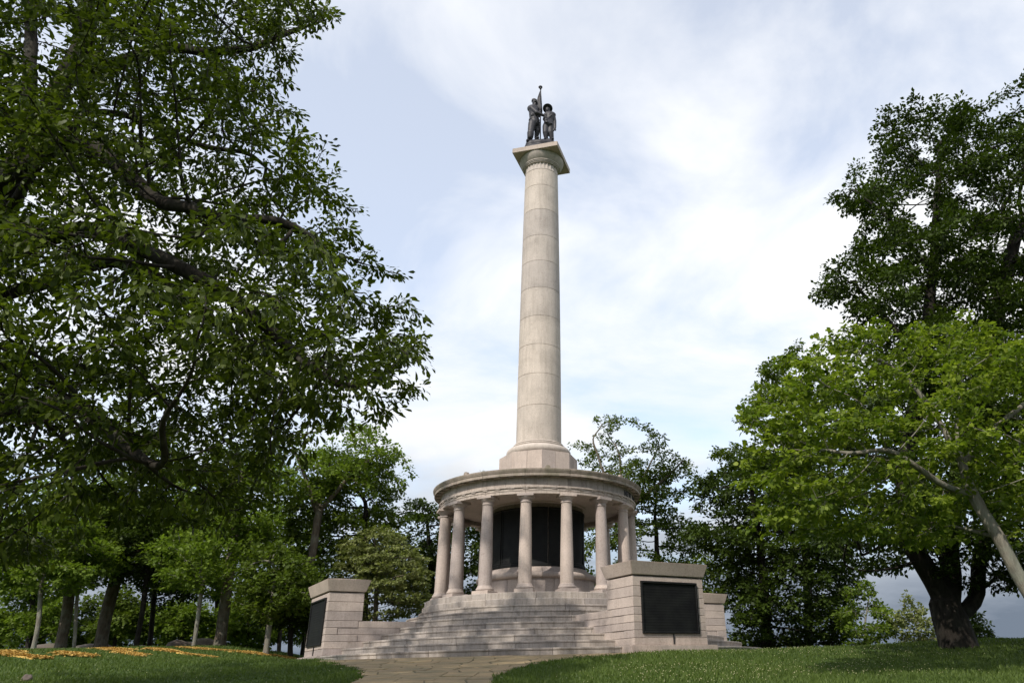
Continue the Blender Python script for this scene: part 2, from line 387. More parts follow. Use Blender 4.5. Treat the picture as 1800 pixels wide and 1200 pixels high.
# --- four corner piers standing in the stairs (local: u outward = -y, v = +x)
def pier_box(u0, u1, v0, v1, z0, z1):
    return boxv(v0, v1, -u1, -u0, z0, z1)
def batter(me, u_mid, k=0.022, ztop=2.83):
    for v in me.vertices:
        s = 1+k*(ztop-v.co.z)/1.0*0.45
        v.co.x *= s; v.co.y = -u_mid+(v.co.y+u_mid)*s
    return me
for key, pa in pier_az.items():
    Ro = {'r': 11.5, 'l': 10.95, 'br': 11.2, 'bl': 11.2}[key]; Ri = Ro-1.88 if key != 'l' else Ro-1.5
    um = (Ro+Ri)/2
    core = obj('pier', mesh_from('pier', *pier_box(Ri+.06, Ro-.06, -PW+.06, PW-.06, -0.3, 2.85), M['mortar']), MON, (0, 0, 0), pa)
    # plinth course
    me = mesh_from('plinth', *pier_box(Ri-0.1, Ro+0.32, -PW-0.32, PW+0.32, -0.35, 0.30), M['granite']); bevel(me, 0.03, 2); obj('plinth', me, core)
    # low courses reach back to the riser of their own step
    zs = [0.30, 0.56, 0.84, 1.12, 1.40, 1.68]
    for k in range(5):
        z0, z1 = zs[k], zs[k+1]
        uin = SR[k+1]-0.30
        cut = [uin, um-0.25+(0.5 if k % 2 else -0.35), Ro] if uin < um-1.0 else [uin, Ro]
        segs = list(zip(cut[:-1], cut[1:]))
        for a, b in segs:
            outer = b == Ro
            me = mesh_from('course_block', *pier_box(a+0.006, b-(0 if outer else .006), -PW, PW, z0+.006, z1-.006), M['granite'])
            if outer: batter(me, um)
            bevel(me, 0.012); obj('course_block', me, core)
    zu = [1.68, 2.065, 2.45, 2.83]
    for k in range(3):
        me = mesh_from('course_block', *pier_box(Ri, Ro, -PW, PW, zu[k]+.006, zu[k+1]-.006), M['granite']); batter(me, um); bevel(me, 0.012); obj('course_block', me, core)
    # flaring cap with a low hipped top
    o0, o1 = 0.05, 0.20
    b0 = [(-PW-o0, -Ro-o0), (PW+o0, -Ro-o0), (PW+o0, -Ri+o0), (-PW-o0, -Ri+o0)]
    b1 = [(-PW-o1, -Ro-o1), (PW+o1, -Ro-o1), (PW+o1, -Ri+o1), (-PW-o1, -Ri+o1)]
    b2 = [(-PW+.5, -Ro+.55), (PW-.5, -Ro+.55), (PW-.5, -Ri-.55), (-PW+.5, -Ri-.55)]
    V = [p+(2.875,) for p in b0]+[p+(3.375,) for p in b1]+[p+(3.47,) for p in b2]
    Fc = [(3, 2, 1, 0), (8, 9, 10, 11)]+[(i, (i+1) % 4, 4+(i+1) % 4, 4+i) for i in range(4)]+[(4+i, 4+(i+1) % 4, 8+(i+1) % 4, 8+i) for i in range(4)]
    me = mesh_from('pier_cap', V, Fc, M['slabm']); bevel(me, 0.02, 2); obj('pier_cap', me, core)
    # bronze plate in the outer face
    uf = Ro+0.006*4.2
    pw, z0, z1 = 1.30, 0.80, 2.56
    f = 0.085
    Vp = []; Fp = []
    def addb(b):
        n0 = len(Vp); Vp.extend(b[0]); Fp.extend([tuple(i+n0 for i in q) for q in b[1]])
    addb(pier_box(uf-.10, uf+.012, -pw, pw, z0, z1))
    pl = obj('plaque', mesh_from('plaque', Vp, Fp, M['bronze_dark']), core)
    for nm, bb in (('plaque_frame', pier_box(uf-.10, uf+.06, -pw-f, -pw, z0-f, z1+f)), ('plaque_frame', pier_box(uf-.10, uf+.06, pw, pw+f, z0-f, z1+f)),
                   ('plaque_frame', pier_box(uf-.10, uf+.075, -pw, pw, z1, z1+f)), ('plaque_frame', pier_box(uf-.10, uf+.06, -pw, pw, z0-f, z0))):
        me = mesh_from(nm, *bb, M['bronze_dark']); bevel(me, 0.015); obj(nm, me, core)
    obj('drain_strip', mesh_from('drain_strip', *pier_box(uf-.05, uf+.035, 0.06, 0.11, 0.34, 0.70), M['letter']), core)

# --- inner drum: pedestal, roll moulding, wall and bronze panels
ped = obj('drum', fix_normals(mesh_from('drum', *lathe([(2.92, 2.7), (2.92, 3.75), (2.45, 4.3), (2.45, 7.5)], 96), M['mortar'])), MON)
for k in range(16):
    da = math.pi/8
    if k == 0:
        me = mesh_from('pedestal_block', *lathe([(2.8, 2.80), (3.02, 2.80), (3.02, 3.70), (2.8, 3.70)], 6, -da/2+.003, da/2-.003, True), M['granite']); fix_normals(me); smooth_by_angle(me, 25)
        cv = [(2.8, 3.705)]+[(3.04+0.16*math.sin(t), 3.86-0.155*math.cos(t)) for t in np.linspace(0.1, math.pi*0.92, 9)]+[(2.92, 4.06), (2.70, 4.22), (2.62, 4.30), (2.5, 4.30)]
        me2 = mesh_from('roll_moulding', *lathe(cv, 6, -da/2+.003, da/2-.003, True), M['granite']); fix_normals(me2); smooth_by_angle(me2, 40)
    obj('pedestal_block', me, ped, (0, 0, 0), k*da); obj('roll_moulding', me2, ped, (0, 0, 0), k*da+da/2)
for k in range(12):
    da = math.pi/6
    if k == 0:
        me = mesh_from('bronze_panel', *lathe([(2.4, 4.34), (2.585, 4.34), (2.585, 4.44), (2.55, 4.47), (2.55, 4.55), (2.515, 4.58), (2.515, 7.16), (2.55, 7.2), (2.55, 7.27), (2.4, 7.27)], 6, -da/2+.010, da/2-.010, True), M['bronze_dark']); fix_normals(me); smooth_by_angle(me, 25)
        me2 = mesh_from('panel_frame', *lathe([(2.45, 4.58), (2.54, 4.58), (2.54, 7.18), (2.45, 7.18)], 1, -.016, .016, True), M['bronze_dark']); fix_normals(me2)
    obj('bronze_panel', me, ped, (0, 0, 0), k*da+da/2)
    obj('panel_frame', me2, ped, (0, 0, 0), k*da+.030); obj('panel_frame', me2, ped, (0, 0, 0), k*da-.030)

# --- sixteen columns
cs = []
for i in range(13):
    t = i/12; cs.append((0.318-0.062*t**1.5, 3.215+(6.93-3.215)*t))
shaft_p = [(0.345, 3.19), (0.335, 3.215)]+cs+[(0.262, 6.955)]
base_p = [(0.0, 2.97)]+[(0.37+0.05*math.sin(t), 3.045-0.07*math.cos(t)) for t in np.linspace(0, math.pi, 9)]+[(0.365, 3.125), (0.365, 3.155), (0.345, 3.19), (0, 3.19)]
cap_p = [(0, 6.955), (0.275, 6.955), (0.292, 6.97), (0.296, 6.99), (0.288, 7.012), (0.262, 7.02), (0.262, 7.085), (0.285, 7.09), (0.285, 7.11), (0.30, 7.115), (0.335, 7.15), (0.37, 7.20), (0.385, 7.235), (0.0, 7.235)]
me_sh = smooth_by_angle(fix_normals(mesh_from('column', *lathe(shaft_p, 32), M['granite'])), 40)
me_b = smooth_by_angle(fix_normals(mesh_from('column_base', *lathe(base_p, 32), M['granite'])), 40)
me_c = smooth_by_angle(fix_normals(mesh_from('column_capital', *lathe(cap_p, 32), M['granite'])), 40)
me_pl = bevel(mesh_from('column_plinth', *boxv(-.44, .44, -.44, .44, 2.80, 2.972), M['granite']), .012)
me_ab = bevel(mesh_from('abacus', *boxv(-.405, .405, -.405, .405, 7.235, 7.362), M['granite']), .010)
RC = 5.03
for k in range(16):
    a = (k+.5)*math.pi/8
    c = obj('column', me_sh, MON, (RC*math.sin(a), -RC*math.cos(a), 0), a)
    for nm, me in (('column_base', me_b), ('column_capital', me_c), ('column_plinth', me_pl), ('abacus', me_ab)): obj(nm, me, c)

# --- entablature ring
ent = obj('entablature', fix_normals(mesh_from('entablature', *lathe([(4.80, 7.42), (5.20, 7.42), (5.20, 8.3), (4.6, 8.3), (4.6, 7.62), (4.80, 7.62)], 128, closed=True), M['mortar'])), MON)
obj('ceiling', smooth_by_angle(fix_normals(mesh_from('ceiling', *lathe([(2.45, 7.62), (2.45, 7.50), (2.62, 7.50), (2.62, 7.58), (4.74, 7.58), (4.74, 7.75), (2.45, 7.75)], 96, closed=True), M['granite'])), 25), ent)
for k in range(16):
    da = math.pi/8
    if k == 0:
        me = mesh_from('architrave_block', *lathe([(4.76, 7.365), (5.28, 7.365), (5.28, 7.50), (5.305, 7.505), (5.305, 7.64), (5.365, 7.645), (5.365, 7.72), (4.76, 7.72)], 8, -da/2+.0016, da/2-.0016, True), M['frieze']); fix_normals(me); smooth_by_angle(me, 25)
        me2 = mesh_from('frieze_block', *lathe([(4.9, 7.724), (5.265, 7.724), (5.265, 8.15), (4.9, 8.15)], 4, -da/4+.0016, da/4-.0016, True), M['frieze']); fix_normals(me2); smooth_by_angle(me2, 25)
    obj('architrave_block', me, ent, (0, 0, 0), (k+.5)*da+da/2)
    obj('frieze_block', me2, ent, (0, 0, 0), k*da+da/4); obj('frieze_block', me2, ent, (0, 0, 0), k*da+3*da/4)
me = mesh_from('regula', *lathe([(5.29, 7.59), (5.345, 7.59), (5.345, 7.645), (5.29, 7.645)], 2, -.026, .026, True), M['frieze']); fix_normals(me)
me2 = mesh_from('mutule', *lathe([(5.3, 8.15), (5.54, 8.13), (5.54, 8.196), (5.3, 8.196)], 2, -.034, .034, True), M['cornice']); fix_normals(me2)
for k in range(48):
    obj('regula', me, ent, (0, 0, 0), k*math.pi/24+math.pi/48); obj('mutule', me2, ent, (0, 0, 0), k*math.pi/24+math.pi/48)
# --- cornice and roof
cor = obj('cornice', smooth_by_angle(fix_normals(mesh_from('cornice', *lathe([(5.0, 8.15), (5.0, 8.30), (5.3, 8.45), (2.0, 8.95), (2.0, 8.15)], 96, closed=True), M['cornice'])), 30), MON)
da = math.pi/8
me = mesh_from('cornice_block', *lathe([(5.0, 8.152), (5.30, 8.152), (5.315, 8.195), (5.60, 8.205), (5.60, 8.17), (5.615, 8.17), (5.615, 8.31), (5.64, 8.33), (5.655, 8.37), (5.68, 8.41), (5.695, 8.45), (5.695, 8.50), (5.66, 8.515), (4.9, 8.60), (4.9, 8.3)], 10, -da/2+.0016, da/2-.0016, True), M['cornice']); fix_normals(me); smooth_by_angle(me, 30)
for k in range(16): obj('cornice_block', me, cor, (0, 0, 0), k*da)
av, af = [], []
for t in np.linspace(0, math.pi, 7): av.append((0.13*math.cos(t), 0, 0.06+0.10*math.sin(t)))
n0 = len(av); av += [(p[0], 0.14, p[2]) for p in av]+[(0.13, 0, -.02), (-.13, 0, -.02), (0.13, .14, -.02), (-.13, .14, -.02)]
af = [tuple([2*n0]+list(range(n0))+[2*n0+1]), tuple([2*n0+3]+list(reversed(range(n0, 2*n0)))+[2*n0+2])]+[(i, i+n0, i+n0+1, i+1) for i in range(n0-1)]+[(0, 2*n0, 2*n0+2, n0), (n0-1, 2*n0-1, 2*n0+3, 2*n0+1)]
me = fix_normals(mesh_from('antefix', av, af, M['cornice']))
for k in range(8):
    a = math.pi/8+k*math.pi/4; obj('antefix', me, cor, (5.60*math.sin(a), -5.60*math.cos(a), 8.515), a)
# --- octagonal pedestal
octo = obj('column_pedestal', fix_normals(mesh_from('column_pedestal', *lathe([(0, 8.5), (2.10, 8.5), (2.10, 10.40), (0, 10.40)], 8), M['mortar'])), MON)
for v in octo.data.vertices:
    c_, s_ = math.cos(math.pi/8), math.sin(math.pi/8); v.co.x, v.co.y = v.co.x*c_-v.co.y*s_, v.co.x*s_+v.co.y*c_
for k in range(8):
    a = k*math.pi/4; hw = 2.2*math.sin(math.pi/8); ap = 2.2*math.cos(math.pi/8); ti = (ap-.25)/ap
    for s0, s1 in ((-1, 0), (0, 1)):
        V = []
        for z in (8.6, 10.43):
            V += [(s0*hw+(.007 if s0 == 0 else 0), -ap, z), (s1*hw-(.007 if s1 == 0 else 0), -ap, z), (s1*hw*ti, -ap+.25, z), (s0*hw*ti, -ap+.25, z)]
        me = mesh_from('pedestal_stone', V, [(0, 3, 2, 1), (4, 5, 6, 7), (0, 1, 5, 4), (1, 2, 6, 5), (2, 3, 7, 6), (3, 0, 4, 7)], M['granite']); bevel(me, .008)
        obj('pedestal_stone', me, octo, (0, 0, 0), a)
# --- great column
tor = [(0, 10.435)]+[(1.52+0.30*math.sin(t), 10.70-0.265*math.cos(t)) for t in np.linspace(0.05, math.pi*.86, 12)]+[(1.56, 10.97), (1.50, 11.0)]+[(1.43+0.075*math.sin(t), 11.06-0.055*math.cos(t)) for t in np.linspace(0, math.pi, 6)]+[(1.40, 11.13)]+[(1.36+0.055*math.sin(t), 11.175-0.04*math.cos(t)) for t in np.linspace(0, math.pi, 6)]+[(1.315, 11.25), (0, 11.25)]
gc = obj('column_foot', smooth_by_angle(fix_normals(mesh_from('column_foot', *lathe(tor, 64), M['shaft'])), 40), MON)
zj = [11.25, 13.31, 15.22, 17.06, 18.92, 20.85, 22.73, 24.59, 26.55, 28.45, 29.72]
def rsh(z):
    t = (z-11.25)/(30.2-11.25); return 1.285-0.03*t-0.175*t**1.7
gs = obj('great_column', fix_normals(mesh_from('great_column', *lathe([(1.2, 11.2), (1.02, 29.9)], 48), M['mortar'])), MON)
for i in range(len(zj)-1):
    a, b = zj[i], zj[i+1]
    pr_ = [(0.9, a+.004), (rsh(a)-.012, a+.004), (rsh(a), a+.014)]+[(rsh(a+(b-a)*t), a+(b-a)*t) for t in (.25, .5, .75)]+[(rsh(b), b-.014), (rsh(b)-.012, b-.004), (0.9, b-.004)]
    obj('column_drum', smooth_by_angle(fix_normals(mesh_from('column_drum', *lathe(pr_, 64), M['shaft'])), 40), gs)
# capital
NF = 28
def fl(r, z, a):
    if 29.75 < z < 30.27 and r > 1.0:
        return r-0.07*abs(math.sin(a*NF/2))*min(1, (z-29.75)/0.30)
    return r
r0 = rsh(29.72)
pr_ = [(0.8, 29.728), (r0-.015, 29.728), (r0, 29.75)]+[(rsh(29.75+t), 29.75+t) for t in (.15, .3, .4, .5)]+[(r0, 30.265), (r0+.05, 30.275), (r0+.05, 30.33), (r0+.03, 30.34), (r0+.10, 30.345), (r0+.10, 30.40), (r0+.075, 30.41), (r0+.145, 30.415), (r0+.145, 30.47), (r0+.12, 30.48), (1.27, 30.54), (1.38, 30.70), (1.46, 30.84), (1.485, 30.93), (1.47, 30.972), (0.8, 30.972)]
cap = obj('great_capital', smooth_by_angle(fix_normals(mesh_from('great_capital', *lathe(pr_, NF*8, rmod=fl), M['shaft'])), 35), MON)
me = mesh_from('great_abacus', *boxv(-1.555, 1.555, -1.555, 1.555, 30.974, 31.33), M['slabm']); bevel(me, .015); obj('great_abacus', me, cap)
# lightning wire beside the pedestal
def tube(name, pts, rads, mat, sides=6, parent=None, smooth=True):
    pts = [Vector(p) for p in pts]; V = []; Fc = []
    for i, p in enumerate(pts):
        t = (pts[min(i+1, len(pts)-1)]-pts[max(i-1, 0)]).normalized()
        u = t.cross(Vector((0.3, 0.9, 0.2))).normalized(); v = t.cross(u)
        for k in range(sides):
            a = 2*math.pi*k/sides; V.append(p+(u*math.cos(a)+v*math.sin(a))*rads[i])
    for i in range(len(pts)-1):
        for k in range(sides): Fc.append((i*sides+k, i*sides+(k+1) % sides, (i+1)*sides+(k+1) % sides, (i+1)*sides+k))
    Fc.append(tuple(range(sides))); Fc.append(tuple(range((len(pts)-1)*sides, len(pts)*sides)))
    return obj(name, fix_normals(mesh_from(name, V, Fc, mat, smooth)), parent)
tube('lightning_wire', [(2.25, .5, 8.8), (2.35, .5, 9.3), (2.42, .5, 9.75), (2.30, .5, 10.1), (2.33, .5, 10.4)], [.012]*5, M['letter'], 5, cor)
# lettering on the frieze (right-hand face)
def letters(text, a_mid, size, parent):
    total = 0; items = []
    for ch in text:
        if ch == ' ': total += size*0.55; continue
        cu = bpy.data.curves.new('letter', 'FONT'); cu.body = ch; cu.size = size; cu.extrude = 0.02; cu.offset = 0.008
        to = bpy.data.objects.new('letter', cu); col.objects.link(to)
        bpy.context.view_layer.update()
        me = bpy.data.meshes.new_from_object(to.evaluated_get(bpy.context.evaluated_depsgraph_get()))
        bpy.data.objects.remove(to)
        xs = [v.co.x for v in me.vertices]; x0, x1 = min(xs), max(xs); wd = x1-x0
        items.append((me, x0, total, wd)); total += wd+size*0.22
    for me, x0, t, wd in items:
        for v in me.vertices:
            aa = (t+(v.co.x-x0)-total/2)/5.27; rr = 5.272+v.co.z
            zc = v.co.y
            v.co = (rr*math.sin(aa), -rr*math.cos(aa), zc)
        me.materials.clear(); me.materials.append(M['letter']); me.name = 'letter'
        obj('letter', me, parent, (0, 0, 7.80), a_mid)
letters('NEW YORK', R_(90), 0.37, ent)

# ------------------------------------------------------------------ bronze statue group on the column
def blob(segs, name, parent, voxel=0.035, mat=None):
    """one continuous body: overlapping tapered capsules and ellipsoids fused by a voxel remesh"""
    bm = bmesh.new()
    for s in segs:
        if s[0] == 'e':
            _, c, r, rot = s
            mt = Matrix.Translation(c) @ Matrix.Rotation(rot[2], 4, 'Z') @ Matrix.Rotation(rot[0], 4, 'X') @ Matrix.Rotation(rot[1], 4, 'Y') @ Matrix.Diagonal((r[0], r[1], r[2], 1))
            bmesh.ops.create_uvsphere(bm, u_segments=14, v_segments=9, radius=1.0, matrix=mt)
        elif s[0] == 'c':
            _, p, q, r1, r2 = s
            p, q = Vector(p), Vector(q); d = q-p
            mt = Matrix.Translation((p+q)/2) @ d.to_track_quat('Z', 'Y').to_matrix().to_4x4()
            bmesh.ops.create_cone(bm, cap_ends=True, segments=12, radius1=r1, radius2=r2, depth=d.length, matrix=mt)
            bmesh.ops.create_uvsphere(bm, u_segments=10, v_segments=6, radius=r1, matrix=Matrix.Translation(p))
            bmesh.ops.create_uvsphere(bm, u_segments=10, v_segments=6, radius=r2, matrix=Matrix.Translation(q))
    me = bpy.data.meshes.new(name); bm.to_mesh(me); bm.free(); me.materials.append(mat or M['bronze'])
    o = obj(name, me, parent)
    md = o.modifiers.new('fuse', 'REMESH'); md.mode = 'VOXEL'; md.voxel_size = voxel; md.use_smooth_shade = True
    ms = o.modifiers.new('soft', 'SMOOTH'); ms.iterations = 2; ms.factor = 0.4
    return o
SY = -0.45
def sp(px, py, dy=0.0):      # statue points laid out from their place on the column top
    return Vector(atY(910+px/10, 140+py/10, SY+dy))
statue = empty('bronze_statue', (0.0, SY, 31.33))
tag(statue, 'dark bronze group of two soldiers with a furled flag on top of the column', 'statue')
def S(px, py, dy=0.0): return sp(px, py, dy)-Vector((0.0, SY, 31.33))
def C(a, b, r1, r2): return ('c', a, b, r1, r2)
# left soldier: stepping right, right arm reaching to the other's shoulder
A = []
hipL, kneeL, ankL = S(258, 775, -.1), S(228, 920, -.25), S(196, 1065, -.1)
hipR, kneeR, ankR = S(325, 775, .18), S(345, 900, .16), S(325, 1030, .28)
A += [C(hipL, kneeL, .29, .215), C(kneeL, ankL, .215, .13), C(hipR, kneeR, .28, .21), C(kneeR, ankR, .21, .135)]
A += [C(kneeL+Vector((0, -.03, -.12)), kneeL+Vector((-.02, 0, -.45)), .245, .21)]                      # trouser fold over the boot
A += [('e', S(190, 1100, -.2), (.15, .32, .12), (0, 0, -.3)), ('e', S(335, 1050, .15), (.14, .32, .11), (0, 0, .4))]   # boots
A += [C(S(295, 770), S(290, 690), .36, .33), C(S(290, 690), S(285, 560), .33, .36), ('e', S(275, 520), (.44, .31, .32), (0, .15, 0))]
A += [('e', S(290, 720), (.40, .36, .16), (0, 0, 0))]                                                 # coat skirt
A += [C(S(285, 480), S(298, 430), .14, .13)]
A += [('e', S(300, 412, -.04), (.17, .20, .23), (0, .1, .6)), ('e', S(314, 418, -.2), (.04, .05, .05), (0, 0, 0)), ('e', S(307, 435, -.16), (.09, .08, .07), (0, 0, 0))]     # face, nose, jaw
A += [('e', S(292, 377), (.21, .22, .13), (0, -.2, .5)), ('e', S(318, 392, -.17), (.15, .13, .03), (.15, .1, .6)), ('e', S(284, 360), (.17, .17, .07), (0, -.1, 0))]  # cap, peak, crown
shA, elA, haA = S(243, 500, -.2), S(335, 580, -.42), S(455, 632, -.36)
A += [C(shA, elA, .17, .14), C(elA, haA, .135, .10), ('e', S(470, 632, -.34), (.14, .08, .10), (0, .2, 0))]
for i, dz in enumerate((-.09, -.03, .03, .08)): A.append(C(S(478, 630, -.40)+Vector((0, 0, dz)), S(510, 622+i*3, -.42)+Vector((0, 0, dz*1.2)), .034, .026))
A.append(C(S(468, 625, -.40), S(490, 606, -.46), .036, .028))
shB, elB, haB = S(330, 500, .22), S(375, 640, .12), S(398, 570, -.05)
A += [C(shB, elB, .16, .13), C(elB, haB, .125, .095), ('e', haB, (.10, .10, .11), (0, 0, 0))]
A += [('e', S(255, 620, -.28), (.13, .10, .16), (0, 0, 0)), C(S(250, 470, -.2), S(330, 690, -.28), .05, .05)]   # pouch and shoulder strap
blob(A, 'flag_soldier', statue)
# right soldier: upright, wide-brimmed hat tipped back, left arm hanging
B = []
hL, kL, aL = S(497, 830, 0), S(488, 930, -.1), S(500, 1040, 0)
hR, kR, aR = S(575, 830, .02), S(583, 930, -.06), S(600, 1040, .02)
B += [C(hL, kL, .25, .20), C(kL, aL, .20, .14), C(hR, kR, .25, .20), C(kR, aR, .20, .145)]
B += [('e', S(490, 1062, -.14), (.12, .27, .10), (0, 0, -.2)), ('e', S(606, 1062, -.12), (.12, .27, .10), (0, 0, .25))]
B += [C(S(540, 800), S(550, 730), .37, .30), C(S(550, 730), S(560, 650), .30, .33), ('e', S(562, 625), (.45, .27, .26), (0, -.1, 0)), ('e', S(538, 815), (.40, .33, .15), (0, 0, 0))]
B += [('e', S(545, 765, -.29), (.30, .06, .05), (0, .1, 0))]                                          # belt
B += [C(S(560, 600), S(540, 565), .12, .12)]
B += [('e', S(527, 533, -.05), (.165, .19, .22), (-.25, 0, -.3)), ('e', S(517, 533, -.25), (.04, .05, .05), (0, 0, 0)), ('e', S(520, 552, -.16), (.09, .08, .07), (0, 0, 0))]
B += [('e', S(535, 497, .12), (.20, .20, .17), (-.6, 0, 0))]
B += [C(S(625, 625), S(652, 745, .05), .15, .125), C(S(652, 745, .05), S(657, 850, -.08), .12, .09), ('e', S(656, 873, -.1), (.075, .10, .13), (0, 0, 0))]
for i, ddx in enumerate((-.06, -.02, .02, .06)): B.append(C(S(656, 878, -.12)+Vector((ddx, 0, 0)), S(657, 903, -.15)+Vector((ddx*1.1, -.03, 0)), .034, .026))
B.append(C(S(642, 862, -.16), S(634, 885, -.22), .036, .028))
B += [C(S(500, 625), S(470, 700, -.1), .15, .13), C(S(470, 700, -.1), S(505, 745, -.33), .12, .09), ('e', S(512, 748, -.36), (.11, .08, .09), (0, 0, 0))]
B += [C(S(600, 620, -.27), S(490, 720, -.33), .055, .055), ('e', S(500, 700, -.34), (.10, .08, .14), (0, 0, 0))]
rs = blob(B, 'hat_soldier', statue)
# brim of the hat, tipped back so that its underside shows
Vb, Fb = lathe([(0.12, 0.0), (0.28, -.015), (0.345, 0.0), (0.345, 0.035), (0.28, 0.03), (0.12, 0.05)], 28, closed=True)
mb = smooth_by_angle(fix_normals(mesh_from('hat_brim', Vb, Fb, M['bronze'])), 40)
hb = obj('hat_brim', mb, rs, S(527, 510, .03)); hb.rotation_euler = (R_(-32), R_(4), 0)
# flagstaff, finial and furled flag
stf = tube('flagstaff', [S(397, 1050, .0), S(405, 150, .0)], [.045, .035], M['bronze'], 8, statue)
fb = bmesh.new(); bmesh.ops.create_uvsphere(fb, u_segments=12, v_segments=8, radius=.13, matrix=Matrix.Translation(S(400, 135)) @ Matrix.Diagonal((1.15, 1, .9, 1)))
bmesh.ops.create_cone(fb, cap_ends=True, segments=10, radius1=.03, radius2=.12, depth=.3, matrix=Matrix.Translation(S(403, 160)))
fm = bpy.data.meshes.new('finial'); fb.to_mesh(fm); fb.free(); fm.materials.append(M['bronze']); fm.shade_smooth(); obj('finial', fm, stf)
Vf = []; Ff = []; NS = 26
rowsf = [(185, 399, 409), (260, 372, 413), (340, 344, 417), (430, 328, 420), (500, 335, 424), (560, 352, 428), (610, 380, 426)]
for j, (py, xa, xb) in enumerate(rowsf):
    for k in range(NS):
        a = 2*math.pi*k/NS; f = 1+0.22*math.sin(a*5+j*.35)
        cxp = (xa+xb)/2; hw = (xb-xa)/2
        p = S(cxp, py, .06); Vf.append((p.x+hw/10/25.7*math.cos(a)*f, p.y+(0.10+hw/10/25.7*.55)*math.sin(a)*f*(0.3 if j in (0, len(rowsf)-1) else 1), p.z))
for j in range(len(rowsf)-1):
    for k in range(NS): Ff.append((j*NS+k, j*NS+(k+1) % NS, (j+1)*NS+(k+1) % NS, (j+1)*NS+k))
Ff.append(tuple(range(NS))); Ff.append(tuple(range((len(rowsf)-1)*NS, len(rowsf)*NS)))
obj('furled_flag', smooth_by_angle(fix_normals(mesh_from('furled_flag', Vf, Ff, M['bronze'])), 60), statue)
# rough bronze ground under the feet
G_ = []
zt = (S(400, 1075)).z
G_ += [C(S(235, 1110, -.05)+Vector((0, 0, -.25)), S(560, 1085, .05)+Vector((0, 0, -.25)), .40, .40), C(S(230, 1120, .1)*1.0+Vector((0, 0, -.6)), S(600, 1090, .1)+Vector((0, 0, -.6)), .5, .5)]
G_ += [('e', (-.15, .1, .28), (1.15, .8, .42), (0, 0, 0)), ('e', S(400, 1110)+Vector((0, 0, -.22)), (.8, .5, .34), (0, 0, 0))]
blob(G_, 'statue_base', statue, 0.06)

# ------------------------------------------------------------------ trees
def in_poly(px, py, poly):
    poly = np.asarray(poly, float); inside = np.zeros(len(px), bool); n = len(poly); dmin = np.full(len(px), 1e9)
    for i in range(n):
        x0, y0 = poly[i]; x1, y1 = poly[(i+1) % n]
        c = ((y0 > py) != (y1 > py)) & (px < (x1-x0)*(py-y0)/((y1-y0) if y1 != y0 else 1e-9)+x0)
        inside ^= c
        dx, dy = x1-x0, y1-y0; t = np.clip(((px-x0)*dx+(py-y0)*dy)/(dx*dx+dy*dy+1e-9), 0, 1)
        dmin = np.minimum(dmin, np.hypot(px-x0-t*dx, py-y0-t*dy))
    return inside, dmin
class Noise3:
    def __init__(s, seed, cell):
        s.g = np.random.default_rng(seed).random((32, 32, 32)); s.c = cell
    def __call__(s, P):
        q = np.asarray(P)/s.c; i = np.floor(q).astype(int); f = q-i; f = f*f*(3-2*f); o = 0
        for a in (0, 1):
            for b in (0, 1):
                for c in (0, 1):
                    wgt = (f[:, 0] if a else 1-f[:, 0])*(f[:, 1] if b else 1-f[:, 1])*(f[:, 2] if c else 1-f[:, 2])
                    o = o+wgt*s.g[(i[:, 0]+a) % 32, (i[:, 1]+b) % 32, (i[:, 2]+c) % 32]
        return o
def crown_points(poly, Y, half, n, seed, cell=1.2, gap=0.40, soft=120.0, zsq=1.5, clump=None):
    """points through a crown's volume: outline as it shows from the lawn, depth swelling towards the middle"""
    if clump:                       # foliage gathers in sprays: flattened clumps spread through the crown
        m_, rx_, rz_ = clump
        cen = crown_points(poly, Y, half, m_, seed+900, cell, gap, soft, zsq)
        rg = np.random.default_rng(seed+5); v = rg.normal(0, 1, (n, 3)); v /= np.linalg.norm(v, axis=1)[:, None]; v *= (rg.random(n)**.45)[:, None]
        sz = rg.uniform(.65, 1.3, len(cen)); ci = rg.integers(0, len(cen), n)
        v = v*np.array([rx_, rx_, rz_])*sz[ci][:, None]; v[:, 2] -= .18*np.hypot(v[:, 0], v[:, 1])
        Q = cen[ci]+v
        return Q[Q[:, 2] > ground(Q[:, 0], Q[:, 1])+0.2]
    rg = np.random.default_rng(seed); P = np.asarray(poly, float); lo, hi = P.min(0), P.max(0); ns = Noise3(seed+7, cell)
    out = np.zeros((0, 3))
    for _ in range(40):
        px = rg.uniform(lo[0], hi[0], n*2); py = rg.uniform(lo[1], hi[1], n*2)
        ins, dm = in_poly(px, py, poly); px, py, dm = px[ins], py[ins], dm[ins]
        th = half*np.sqrt(np.clip(dm/soft, 0.04, 1)); Yd = Y+rg.uniform(-1, 1, len(px))*th
        d = _fw[None]+_rt[None]*((px-CX)/FOC)[:, None]+_up[None]*((CY-py)/FOC)[:, None]
        t = (Yd-CAM[1])/d[:, 1]; Q = CAM[None]+d*t[:, None]
        Q = Q[(ns(Q*np.array([1, 1, zsq])+50) > gap) & (Q[:, 2] > ground(Q[:, 0], Q[:, 1])+0.25)]
        out = np.concatenate([out, Q])
        if len(out) >= n: break
    return out[:n]
